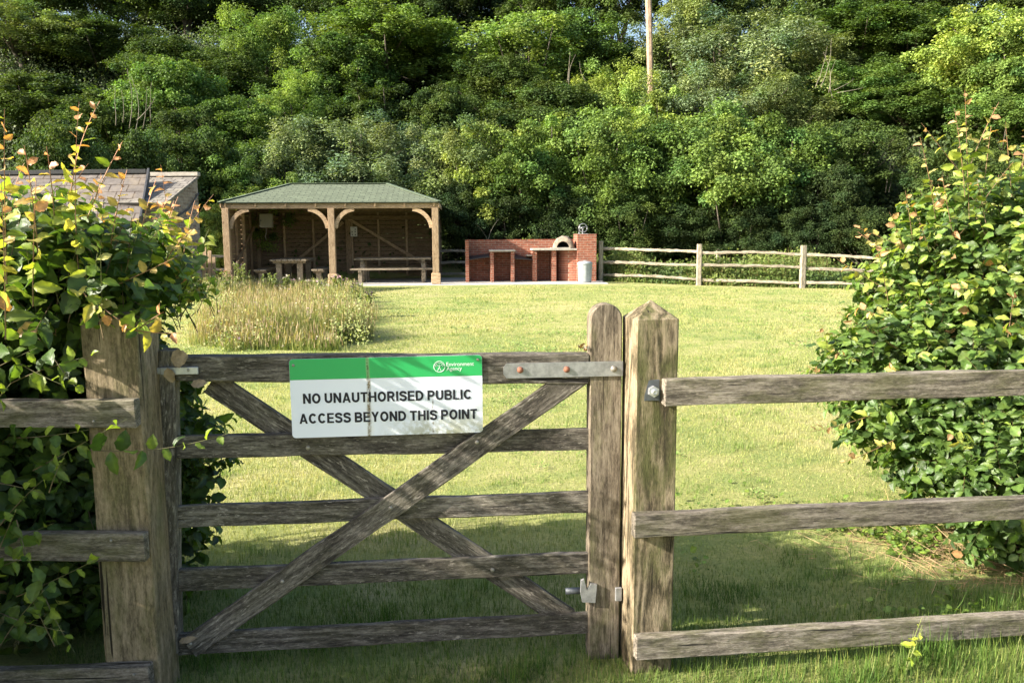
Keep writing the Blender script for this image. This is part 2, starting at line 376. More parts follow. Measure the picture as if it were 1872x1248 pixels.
def place_leaves(tmpl, base, ld, nm, size, cols, wf=None, vcol=None):
    V0, Q0, T0 = tmpl[:3]; N = len(base); n = len(V0)
    ld = unit(ld); side = unit(np.cross(ld, nm)); nn = np.cross(side, ld)
    wf = np.ones(N) if wf is None else wf
    s = size[:, None, None]
    V = base[:, None, :] + s*(V0[None, :, 0:1]*wf[:, None, None]*side[:, None, :] + V0[None, :, 1:2]*ld[:, None, :] + V0[None, :, 2:3]*nn[:, None, :])
    off = (np.arange(N)*n)[:, None, None]
    Q = (Q0[None]+off).reshape(-1, 4) if len(Q0) else np.zeros((0, 4), int)
    T = (T0[None]+off).reshape(-1, 3) if len(T0) else np.zeros((0, 3), int)
    C = np.repeat(cols, n, axis=0)
    if len(tmpl) > 3: C = C*np.tile(tmpl[3], N)[:, None]
    return V.reshape(-1, 3), Q, T, C
def merge(parts):
    Vs, Qs, Ts, Cs = [], [], [], []; o = 0
    for V, Q, T, C in parts:
        Vs.append(V); Qs.append(Q+o); Ts.append(T+o); Cs.append(C); o += len(V)
    return np.concatenate(Vs), np.concatenate(Qs), np.concatenate(Ts), np.concatenate(Cs)
def sticks(a, b, r, cols, r2=None):
    """three sided tapered sticks from a to b"""
    N = len(a); d = unit(b-a); up = np.tile([0.3, 0.2, 0.93], (N, 1)); s = unit(np.cross(d, up)); t2 = np.cross(s, d)
    r = np.broadcast_to(r, (N,)); r2 = r*0.6 if r2 is None else np.broadcast_to(r2, (N,))
    V = np.zeros((N, 6, 3))
    for j in range(3):
        q = 2*math.pi*j/3; o = s*math.cos(q)+t2*math.sin(q)
        V[:, j] = a+o*r[:, None]; V[:, 3+j] = b+o*r2[:, None]
    F = np.array([(0, 1, 4, 3), (1, 2, 5, 4), (2, 0, 3, 5)])
    Q = (F[None]+(np.arange(N)*6)[:, None, None]).reshape(-1, 4)
    return V.reshape(-1, 3), Q, np.zeros((0, 3), int), np.repeat(cols, 6, axis=0)
LEAF_A = leaf_template(7, 0.16, 0.25, 0.035, 0.33, .80, .08)
LEAF_B = leaf_template(7, 0.08, 0.08, 0.055, 0.36, .72, -.06)
LEAF_C = leaf_template(7, 0.30, 0.50, 0.03, 0.27, .85, .12)

def rows_cols(N, pal, wt, jit=0.18):
    pal = np.array(pal); i = rng.choice(len(pal), N, p=np.array(wt)/sum(wt))
    return np.clip(pal[i]*(1+rng.normal(0, jit, (N, 1))), 0.004, 0.9)

def hedge_shoots(ell, n, inner=0.72, lmin=0.10, lmax=0.24, clip=None):
    """shoot bases near the surface of a union of ellipsoids, growing outward and up"""
    E = np.array(ell); vol = E[:, 3]*E[:, 4]+E[:, 4]*E[:, 5]+E[:, 3]*E[:, 5]
    out = []
    k = rng.choice(len(E), n*3, p=vol/vol.sum()); d = unit(rng.normal(size=(n*3, 3)))
    rr = inner+(1-inner)*rng.random((n*3, 1))**0.8; rr = rr*(1+.10*np.sin(d[:, :1]*7+1)*np.sin(d[:, 2:]*8+d[:, 1:2]*5))
    e = E[k]; p = e[:, :3]+d*e[:, 3:6]*rr; nrm = unit(d/e[:, 3:6])
    keep = np.ones(len(p), bool)
    for j in range(len(E)):      # drop those deep inside another ellipsoid
        q = np.linalg.norm((p-E[j, :3])/E[j, 3:6], axis=1); keep &= ~((q < inner*0.95) & (k != j))
    keep &= p[:, 2] > 0.05
    if clip is not None: keep &= clip(p)
    p, nrm = p[keep][:n], nrm[keep][:n]
    dr = unit(nrm*0.8+np.array([0, 0, 0.45])+rng.normal(0, 0.45, p.shape))
    L = rng.uniform(lmin, lmax, len(p))
    return p, dr, L, nrm
def leaf_on_shoots(p, dr, L, nrm, per, pal, wt, smin, smax, tippal=None, tipwt=None, tipz=None, droop=0.35):
    parts = []; st = []
    N = len(p)
    side = unit(np.cross(dr, np.array([0.1, 0.2, 1.0])+rng.normal(0, .3, dr.shape)))
    for j in range(per):
        u = (j+0.6)/per
        b = p+dr*(L*u)[:, None] - np.array([0, 0, 1.0])*(0.05*u*u*L[:, None])
        sg = 1 if j % 2 else -1
        ld = unit(dr*0.55+side*sg*0.85+rng.normal(0, .28, dr.shape)-np.array([0, 0, droop]))
        nm = unit(nrm*0.75+np.array([0, -.12, 0.45])+rng.normal(0, .48, dr.shape))
        sz = rng.uniform(smin, smax, N)*(1.0-0.25*u)
        c = rows_cols(N, pal, wt)
        if tippal is not None and j >= per-2:
            ct = rows_cols(N, tippal, tipwt); m = (rng.random(N) < (tipz(p) if tipz is not None else 0.4))[:, None]; c = np.where(m, ct, c)
        k = rng.integers(0, 3, N)
        for q, T in enumerate((LEAF_A, LEAF_B, LEAF_C)):
            mm = k == q
            parts.append(place_leaves(T, b[mm], ld[mm], nm[mm], sz[mm], c[mm], rng.uniform(.85, 1.2, mm.sum())))
    stc = rows_cols(N, [(0.10, 0.07, 0.035), (0.09, 0.10, 0.03)], [1, 1])
    st = sticks(p-dr*0.05, p+dr*L[:, None], 0.0022, stc, 0.001)
    return parts, [st]
def long_shoots(starts, dirs, lens, curv, per_m, smin, smax, pal, wt, stempal, r=0.003):
    """curved leading shoots with alternate leaves getting smaller and redder to the tip"""
    parts = []; st = []
    for s, d, L, cv in zip(starts, dirs, lens, curv):
        s = np.array(s, float); d = unit(np.array(d, float)); c = np.array(cv, float); n = max(3, int(L*per_m)); seg = max(6, n)
        us = np.linspace(0, 1, seg+1)[:, None]; pts = s+d*L*us+c*L*us*us
        cols = np.array(stempal)[0]*(1-us[:-1])+np.array(stempal)[1]*us[:-1]
        rad = r*(1-0.7*us[:-1, 0]); st.append(sticks(pts[:-1], pts[1:], rad, cols, rad*0.9))
        for j in range(n):
            u = (j+0.8)/n; i = min(seg-1, int(u*seg)); p = pts[i]; tg = unit((pts[i+1]-pts[i])[None])[0]
            a = j*2.4+random.uniform(-.4, .4); sd = np.cross(tg, [math.cos(a), math.sin(a), 0.25]); sd = sd/np.linalg.norm(sd)
            ld = unit((tg*0.5+sd*0.9+rng.normal(0, .15, 3)-np.array([0, 0, .15]))[None]); nm = unit((np.array([0, -.45, .6])+rng.normal(0, .55, 3))[None])
            sz = np.array([random.uniform(smin, smax)*(1-0.55*u)])
            k = pal[min(len(pal)-1, int(u*len(pal)*0.999))] if random.random() < .8 else random.choice(pal)
            col = np.clip(np.array([k])*(1+rng.normal(0, .15)), .004, .9)
            parts.append(place_leaves((LEAF_A, LEAF_B, LEAF_C)[j % 3], p[None], ld, nm, sz, col))
    return parts, st
def np_obj(name, parts, mat, parent, loc):
    V, Q, T, C = merge(parts)
    me = np_mesh(name, V-np.array(loc), Q, T, C, smoothf=True)
    return link(name, me, mat, parent, Matrix.Translation(Vector(loc)))

# ------------------------------------------------------------------ GROUND
def ground():
    xs = np.concatenate([np.linspace(-300, -32, 20), np.linspace(-30, 30, 161), np.linspace(32, 300, 20)])
    ys = np.concatenate([np.linspace(-40, 0, 12), np.linspace(0.5, 60, 181), np.linspace(64, 420, 30)])
    X, Y = np.meshgrid(xs, ys); Z = gz(X, Y)
    Z = Z - 0.0
    n, m = X.shape; V = np.stack([X.ravel(), Y.ravel(), Z.ravel()], 1)
    i = np.arange(n*m).reshape(n, m); Q = np.stack([i[:-1, :-1], i[:-1, 1:], i[1:, 1:], i[1:, :-1]], -1).reshape(-1, 4)
    m_, t, nd, bs = newmat('mown_grass_ground'); geo = nd.new('ShaderNodeNewGeometry'); pos = geo.outputs['Position']
    big = noise(t, nd, pos, 0.45, 4, 0.6, 0.4); mid = noise(t, nd, pos, 2.2, 5, 0.7)
    # mowing gives the fine grain a slight sideways stretch
    fine = noise(t, nd, mapping(t, nd, pos, (30, 55, 30)), 1.0, 5, 0.75)
    r1 = ramp(nd, [(0.39, (0.195, 0.25, 0.08)), (0.50, (0.295, 0.31, 0.11)), (0.61, (0.385, 0.355, 0.165))]); 
    mx = nd.new('ShaderNodeMix'); mx.inputs['Factor'].default_value = 0.5; t.links.new(big, mx.inputs['A']); t.links.new(mid, mx.inputs['B']); t.links.new(mx.outputs['Result'], r1.inputs[0])
    r2 = ramp(nd, [(0.28, (0.62, 0.66, 0.6)), (0.50, (1.0, 1.0, 1.0)), (0.72, (1.25, 1.2, 1.15))]); t.links.new(fine, r2.inputs[0])
    c = mixc(t, nd, 1.0, r1.outputs[0], r2.outputs[0], 'MULTIPLY')
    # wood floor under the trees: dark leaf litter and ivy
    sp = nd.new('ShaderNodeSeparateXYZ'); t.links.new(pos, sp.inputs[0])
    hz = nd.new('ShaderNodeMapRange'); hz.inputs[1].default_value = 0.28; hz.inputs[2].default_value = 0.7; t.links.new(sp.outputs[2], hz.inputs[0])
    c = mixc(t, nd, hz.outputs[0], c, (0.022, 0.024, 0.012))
    t.links.new(c, bs.inputs['Base Color']); bs.inputs['Roughness'].default_value = 0.9; bs.inputs['Specular IOR Level'].default_value = 0.1
    bp = nd.new('ShaderNodeBump'); bp.inputs['Strength'].default_value = 0.9; bp.inputs['Distance'].default_value = 0.03
    t.links.new(fine, bp.inputs['Height']); t.links.new(bp.outputs[0], bs.inputs['Normal'])
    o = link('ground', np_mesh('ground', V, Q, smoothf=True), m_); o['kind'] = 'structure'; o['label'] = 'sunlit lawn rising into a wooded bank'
ground()

# clump (rough meadow) outline in ground coordinates
MC = [G(405, 645), G(640, 642), G(672, 600), G(655, 556), G(560, 532), G(380, 535)]
def in_poly(x, y, poly):
    r = np.zeros(len(x), bool); n = len(poly)
    for i in range(n):
        x1, y1 = poly[i][0], poly[i][1]; x2, y2 = poly[(i+1) % n][0], poly[(i+1) % n][1]
        c = ((y1 > y) != (y2 > y)) & (x < (x2-x1)*(y-y1)/(y2-y1+1e-12)+x1); r ^= c
    return r
BLADE = (np.array([(-.5, 0, 0), (.5, 0, 0), (-.36, .55, .04), (.36, .55, .04), (0, 1, .22)]), np.array([(0, 1, 3, 2)]), np.array([(2, 3, 4)]))
def blades(x, y, h, wd, cols, lean=0.45, z=None):
    N = len(x); b = np.stack([x, y, (gz(x, y) if z is None else z)-0.004], 1)
    a = rng.uniform(0, 2*math.pi, N); l = np.abs(rng.normal(0, lean, N))
    ld = unit(np.stack([np.cos(a)*l, np.sin(a)*l, np.ones(N)], 1)); nm = np.stack([np.cos(a), np.sin(a), np.full(N, 0.1)+rng.normal(0, .2, N)], 1)
    return place_leaves(BLADE, b, ld, -nm, h, cols, wd/h)
def patchnoise(x, y, s, seed):
    r = np.random.default_rng(seed); v = np.zeros(len(x))
    for k in range(7):
        a, f, p = r.uniform(0, 6.28), s*r.uniform(.5, 2.2), r.uniform(0, 6.28); v += np.sin((x*math.cos(a)+y*math.sin(a))*f+p)
    return v/3.0
def lawn():
    # density falls with distance squared
    N = 560000
    u = rng.random(N); Y = 2.3*(24.0/2.3)**(u**0.9); half = Y*0.78+0.9
    X = rng.uniform(-1, 1, N)*half
    ok = (~in_poly(X, Y, MC)) & ~((X < -1.6) & (Y < 4.6) & (X < -1.9))
    X, Y = X[ok], Y[ok]; N = len(X)
    pn = patchnoise(X, Y, 1.6, 3); pd = patchnoise(X, Y, 5.0, 8)
    rough = np.clip((4.1-Y)/1.2, 0, 1)*np.where(X > 0.7, 1, .5)+np.clip((X-1.1)/0.8, 0, 1)*np.clip((5.0-Y)/1.0, 0, 1)*0.7
    h = (0.017+0.008*np.clip(pn, -1, 1)+rng.exponential(0.006, N))*(1+0.0*Y)+rough*rng.uniform(0.01, 0.075, N)*rng.random(N)
    h = np.clip(h, 0.012, 0.16); wd = 0.0028*np.maximum(1, Y/4.2)**0.9
    pal = [(0.19, 0.25, 0.06), (0.25, 0.30, 0.085), (0.33, 0.34, 0.12), (0.42, 0.37, 0.20), (0.12, 0.17, 0.045)]
    c = rows_cols(N, pal, [3, 4, 3, 2, 2], .15)
    dry = np.clip(pn*.6+pd*.5+.15, 0, 1)[:, None]; c = c*(1-dry)+rows_cols(N, [(0.35, 0.335, 0.13), (0.42, 0.37, 0.19)], [2, 1])*dry
    green = (np.clip(rough+np.clip((4.9-Y)/1.2, 0, .8), 0, 1))[:, None]; c = c*(1-green)+rows_cols(N, [(0.085, 0.14, 0.028), (0.13, 0.19, 0.038), (0.22, 0.24, 0.07)], [3, 3, 1])*green
    # bare, dry ground under the right hand hedge
    bare = (((X-2.35)/0.55)**2+((Y-4.15)/0.5)**2) < 1+0.4*pd
    keep = ~(bare & (rng.random(N) < .72)); c[bare] = rows_cols(bare.sum(), [(0.36, 0.25, 0.14), (0.28, 0.26, 0.08)], [3, 1])
    X, Y, h, wd, c = X[keep], Y[keep], h[keep], wd[keep], c[keep]
    far = Y > 9; h = np.where(far, h*1.15, h)
    tuft = patchnoise(X, Y, 9.0, 77)+.6*patchnoise(X, Y, 23.0, 78); dk = (tuft > .95); h = np.where(dk, h*1.9, h); c = np.where(dk[:, None], c*[.62, .78, .6], c)
    p = blades(X, Y, h, wd, c, 0.85)
    o = np_obj('lawn_grass', [p], M_BLADE, None, (0, 0, 0))
    tag(o, 'short yellow green mown grass covering the lawn', 'grass', kind='stuff')
lawn()
def meadow():
    ctr = np.mean([[p.x, p.y] for p in MC], axis=0)
    xs = [p.x for p in MC]; ys = [p.y for p in MC]
    N = 150000; X = rng.uniform(min(xs)-.2, max(xs)+.2, N); Y = rng.uniform(min(ys)-.2, max(ys)+.2, N)
    # more, where it is seen from the front
    Y = np.where(rng.random(N) < .5, min(ys)+np.abs(rng.normal(0, 1.4, N)), Y)
    ok = in_poly(X+.35*patchnoise(X, Y, 2.5, 41)+rng.normal(0, .10, N), Y+.3*patchnoise(X, Y, 2.2, 42)+rng.normal(0, .1, N), MC); X, Y = X[ok], Y[ok]; N = len(X)
    pn = patchnoise(X, Y, 1.3, 21)+.5*patchnoise(X, Y, 4.0, 22)
    edge = np.clip((Y-min(ys))/1.0, .35, 1)
    h = (0.44+0.16*np.clip(pn, -1, 1))*rng.uniform(.30, 1.15, N)*edge
    c = rows_cols(N, [(0.31, 0.25, 0.13), (0.27, 0.24, 0.115), (0.17, 0.21, 0.07), (0.38, 0.30, 0.17)], [5, 3, 2, 3])
    g = (pn+rng.normal(0, .4, N) > 0.55) | (h < 0.24) | (X < min(xs)+1.0); c[g] = rows_cols(g.sum(), [(0.11, 0.16, 0.04), (0.18, 0.22, 0.065), (0.25, 0.26, 0.09)], [2, 3, 2])
    p1 = blades(X, Y, h, np.full(N, 0.0055), c, 0.34)
    # seed heads
    k = rng.random(N) < .16; zt = gz(X[k], Y[k])+h[k]*.8
    hd = blades(X[k]+rng.normal(0, .05, k.sum()), Y[k], rng.uniform(.07, .14, k.sum()), np.full(k.sum(), .015), rows_cols(k.sum(), [(0.32, 0.25, 0.15), (0.29, 0.20, 0.15), (0.24, 0.24, 0.11)], [3, 1, 2]), .4, z=zt)
    # small white, yellow and mauve flower heads
    M = 380; i = rng.choice(N, M); fx, fy = X[i], Y[i]; fz = gz(fx, fy)+h[i]*rng.uniform(.75, 1.05, M)
    fc = rows_cols(M, [(0.62, 0.6, 0.45), (0.5, 0.46, 0.12), (0.36, 0.22, 0.34)], [3, 2, 2])
    fl = place_leaves(LEAF_B, np.stack([fx, fy, fz], 1), unit(rng.normal(0, 1, (M, 3))*[1, 1, .3]), np.tile([0, -.3, 1.], (M, 1)), rng.uniform(.025, .05, M), fc)
    o = np_obj('meadow_grass', [p1, hd, fl], M_BLADE, None, (0, 0, 0))
    tag(o, 'tall straw coloured uncut grass and wild flowers in front of the shelter', 'long grass', kind='stuff')
    # greener bushy weeds inside, along the right and front edge
meadow()

# ------------------------------------------------------------------ GATE
GK, GC = 0.09, 3.06
gdir = Vector((1, GK, 0)).normalized(); gn = Vector((GK, -1, 0)).normalized()   # gn points to the viewer
def PGt(px, py, off=0.0): return PL(px, py, GC, GK, off)
go = PGt(320, 1200); gate = empty('field_gate', (go.x, go.y, 0), math.atan(GK), 'weathered five bar wooden gate with crossed braces and a round topped hinge stile', 'gate')
UPV = (0, 0, 1)
def gboard(name, p1, p2, w, t, front, mat=W_GATE, w2=None, **k):
    """front: how far its face is behind the gate's front plane"""
    a = PGt(*p1, front); b = PGt(*p2, front)
    return board(name, a, b, w, t, mat, gate, UPV, w2=w2, back=t/2, **k)
gboard('top_rail', (318, 676), (1078, 674), 0.092, 0.07, 0.0, w2=0.118, jit=0.002, bev=0.005)
for a, b, ww in (((322, 819), (1080, 802), .086), ((322, 946), (1080, 918), .085), ((322, 1061), (1080, 1030), .086), ((322, 1177), (1080, 1140), .086)):
    gboard('rail', a, b, ww, 0.024, 0.024, jit=0.0018, bev=0.003)
gboard('brace', (384, 700), (1040, 1132), 0.092, 0.022, 0.049, jit=0.0015, bev=0.003)
gboard('brace', (345, 1186), (1064, 681), 0.090, 0.022, 0.001, jit=0.0015, bev=0.003)
# latch stile (left)
a = PGt(312, 1196, 0.004); b = PGt(305, 640, 0.004)
board('latch_stile', a, b, 0.055, 0.07, W_GATE, gate, up=tuple(-gdir), back=0.036, jit=0.0015)
# hinge stile (right) with the round top: outline in its own local XZ (X up the stile)
def round_stile():
    a = PGt(1104, 1209, -0.001); b = PGt(1109, 555, -0.001); L = (b-a).length; hw = 0.062; n = 14
    out = [(-L/2, -hw), (L/2-hw, -hw)]
    out += [(L/2-hw+hw*math.sin(q), -hw*math.cos(q)) for q in [math.pi*k/n for k in range(1, n)]]
    out += [(L/2-hw, hw), (-L/2, hw)]
    c = 0.004
    inn = [(x-(c if x > 0 else 0), z*(1-c/hw)) for x, z in out]
    n2 = len(out); V = []; Fc = []
    for y, o in ((-0.038, inn), (-0.034, out), (0.034, out), (0.038, inn)): V += [(x, y, z) for x, z in o]
    Fc.append(tuple(range(n2))); Fc.append(tuple(3*n2+i for i in range(n2-1, -1, -1)))
    for k in range(3):
        for i in range(n2):
            j = (i+1) % n2; Fc.append((k*n2+i, k*n2+n2+i, k*n2+n2+j, k*n2+j))
    M = frame(a, b, tuple(-gdir)) @ Matrix.Translation((0, 0.039, 0))
    link('hinge_stile', mesh('hinge_stile', V, Fc), W_STILE, gate, M)
round_stile()
GM = Matrix(((gdir.x, -gn.x, 0, 0), (gdir.y, -gn.y, 0, 0), (0, 0, 1, 0), (0, 0, 0, 1)))    # x along gate, y away from viewer, z up
def gat(px, py, off=0.0): return Matrix.Translation(PGt(px, py, off)) @ GM
# strap hinge
pxm = 1.0/487
def strap():
    c = PGt(1030, 675.5, -0.004); L = (PGt(1142, 675, 0)-PGt(924, 676, 0)).length; h = 0.0285
    out = [(-L/2, -h*.45), (-L/2+.012, -h), (L/2, -h), (L/2, h), (-L/2+.012, h), (-L/2, h*.45)]
    o = link('hinge_strap', jmesh('hinge_strap', [prism(out, -0.003, 0.0025)]), M_STRAP, gate, Matrix.Translation(c) @ GM)
strap()
def dome(name, px, py, off, r, mat, parent, MM=None, hex_=False):
    prof = [(r*1.0, 0), (r*.98, r*.25), (r*.75, r*.55), (r*.35, r*.72), (0.0001, r*.78)]
    V, Fc = lathe(prof, 14)
    V = [(x, -z, y) for x, y, z in V]; Fc = [tuple(reversed(f)) for f in Fc]
    return link(name, mesh(name, V, Fc, True), mat, parent, MM or gat(px, py, off))
for px, py, mt in ((951, 676, M_RUST), (1036, 675, M_RUST), (1122, 674, M_BOLT)): dome('bolt', px, py, -0.007, 0.0125, mt, gate)
for px, py, off in ((563, 818, .024), (872, 808, .001), (714, 928, .001), (516, 1062, .001), (900, 1041, .024), (348, 1176, .001)):
    dome('bolt', px, py, off, 0.0085, M_BOLT, gate)
parts = []
for k in range(14): parts.append(place_leaves(LEAF_B, np.array([[random.uniform(-.02, .025), random.uniform(.0, .03), random.uniform(0, .012)]]), unit(rng.normal(0, 1, (1, 3))+[0, 0, .5]), unit(rng.normal(0, 1, (1, 3))), np.array([random.uniform(.012, .026)]), np.array([random.choice([(.5, .48, .4), (.42, .27, .08), (.2, .12, .06)])])))
V, Q, T, C = merge(parts); link('lichen_tuft', np_mesh('lichen_tuft', V, Q, T, C), M_BLADE, gate, gat(1070, 640, 0.0))
# lower hinge: bolt, bent plate and the pin plate near the post
V, Fc = prism([(-.022, -.04), (.03, -.045), (.036, .03), (.012, .036), (-.004, .008), (-.016, .055), (-.028, .05), (-.03, 0)], -0.012, 0.0)
link('lower_hinge', mesh('lower_hinge', V, Fc), M_STRAP, gate, gat(1074, 1080, -0.001))
link('lower_hinge_pin', jmesh('p', [tube([(0, 0, 0), (-.085, 0.0, 0)], 0.013, 10)], True), M_PLATE, gate, gat(1072, 1078, 0.045))
link('lower_hinge_plate', jmesh('p', [box(-.013, .013, -.012, 0, -.028, .028, .002)]), M_STRAP, gate, gat(1130, 1084, -0.002))
# latch bracket on the left
link('latch', jmesh('latch', [box(-.067, .067, -.012, 0, -.014, .014, .002), box(-.10, -.067, -.006, .004, -.012, .012, .002)]), M_GALV, gate, gat(329, 677, -0.001))
dome('latch_bolt', 344, 676, -0.013, 0.005, M_BOLT, gate)

# ------------------------------------------------------------------ POSTS AND NEAR FENCES
RK = 0.14
def PR(px, py, off=0.0): return PL(px, py, 2.935-0.14*0.45, RK, off)
def square_post(name, parent, cx, cy, rz, wd, ztop, zap, mat, zb=-0.35, taper=0.0, seed=1, bev=0.006, apex=True):
    """X of the mesh runs up the post so that grain follows it"""
    L = ztop-zb; rnd = random.Random(seed); V = []; Fc = []; n = 16; h = wd/2
    ph = [rnd.uniform(0, 6.28) for _ in range(8)]
    for k in range(n+1):
        u = k/n; x = L*u; hw = h*(1-taper*u); b = bev
        for j, (a, c) in enumerate([(-hw+b, -hw), (hw-b, -hw), (hw, -hw+b), (hw, hw-b), (hw-b, hw), (-hw+b, hw), (-hw, hw-b), (-hw, -hw+b)]):
            s = 0.0022*(math.sin(x*6+ph[j])+.6*math.sin(x*17+ph[j]*2)); V.append((x, a+s*.6, c+s*.6))
    for k in range(n):
        for j in range(8): Fc.append((k*8+j, k*8+8+j, k*8+8+(j+1) % 8, k*8+(j+1) % 8))
    if apex:
        ai = len(V); hh = h*(1-taper); V.append((L+zap-ztop, 0, 0.0))
        for j in range(8): Fc.append((n*8+j, ai, n*8+(j+1) % 8))
    else: Fc.append(tuple(n*8+j for j in range(7, -1, -1)))
    # local x -> up, local y -> world x', local z -> world y'
    M = Matrix.Translation((cx, cy, zb)) @ Matrix.Rotation(rz, 4, 'Z') @ Matrix(((0, 1, 0, 0), (0, 0, 1, 0), (1, 0, 0, 0), (0, 0, 0, 1)))
    # basis above maps (x,y,z)->(y,z,x)
    me = mesh(name, V, Fc)
    return link(name, me, mat, parent, M)
rp_c = (0.525, 3.075)
rf = empty('post_and_rail_fence', (rp_c[0], rp_c[1], 0), 0, 'three rail wooden fence with a pointed post, right of the gate', 'fence')
square_post('post', rf, rp_c[0], rp_c[1], math.atan(RK)+R(2.5), 0.166, P(1195, 585, 2.985).z, P(1184, 548, 3.07).z, W_POST, seed=4)
def rboard(a, b, w_, **k):
    board('rail', PR(*a), PR(*b), w_, 0.046, W_RAIL, rf, UPV, back=0.023, jit=0.002, bev=0.003, **k)
rboard((1216, 717), (3200, 671), 0.100)
rboard((1160, 963), (3200, 868), 0.090)
rboard((1163, 1188), (3200, 1055), 0.090)
q_ = PR(2330, 900); square_post('post', rf, q_.x, q_.y+.09, math.atan(RK), 0.14, P(2330, 620, q_.y).z, 0, W_POST, seed=5, apex=False)
MR = Matrix(((math.cos(math.atan(RK)), -math.sin(math.atan(RK)), 0, 0), (math.sin(math.atan(RK)), math.cos(math.atan(RK)), 0, 0), (0, 0, 1, 0), (0, 0, 0, 1)))
pp = PL(1191, 713, 2.992-0.14*.51, RK+.044, -0.024)
link('hinge_plate', jmesh('p', [box(-.030, .030, -.004, .006, -.040, .040, .0015), box(-.034, .034, -.001, .006, -.044, .044)]), M_PLATE, rf, Matrix.Translation(pp) @ MR)
hexo = [(0.021*math.cos(math.pi/3*k+.5), 0.021*math.sin(math.pi/3*k+.5)) for k in range(6)]
V, Fc = prism(hexo, -0.024, -0.004)
V2, F2 = lathe([(0.012, 0), (0.0115, 0.012), (0.008, 0.014), (0.0001, 0.013)], 12); V2 = [(x, -z-0.023, y) for x, y, z in V2]; F2 = [tuple(reversed(f)) for f in F2]
link('hinge_nut', jmesh('n', [(V, Fc), (V2, F2)]), M_GALV, rf, Matrix.Translation(pp+Vector((0.003, 0, -.002))) @ MR)

lp_c = (-1.388, 2.875)
lf = empty('post_and_rail_fence', (lp_c[0], lp_c[1], 0), 0, 'left fence with broad post half hidden by leaves, left of the gate', 'fence')
square_post('post', lf, lp_c[0], lp_c[1], R(3), 0.190, 1.42, 1.46, W_POSTL, seed=9, taper=0.0)
def lboard(a, b, w_, y=2.735):
    board('rail', P(a[0], a[1], y-.02), P(b[0], b[1], y), w_, 0.042, W_RAIL, lf, UPV, back=0.021, jit=0.002, bev=0.003)
lboard((-1200, 768), (248, 757), 0.095)
lboard((-1200, 1007), (264, 1002), 0.098)
lboard((-1200, 1284), (273, 1243), 0.098)
for px, py in ((171, 770), (203, 988), (244, 1232)):
    dome('nail_head', px, py, 0, 0.005, M_BOLT, lf, Matrix.Translation(P(px, py, 2.731)))

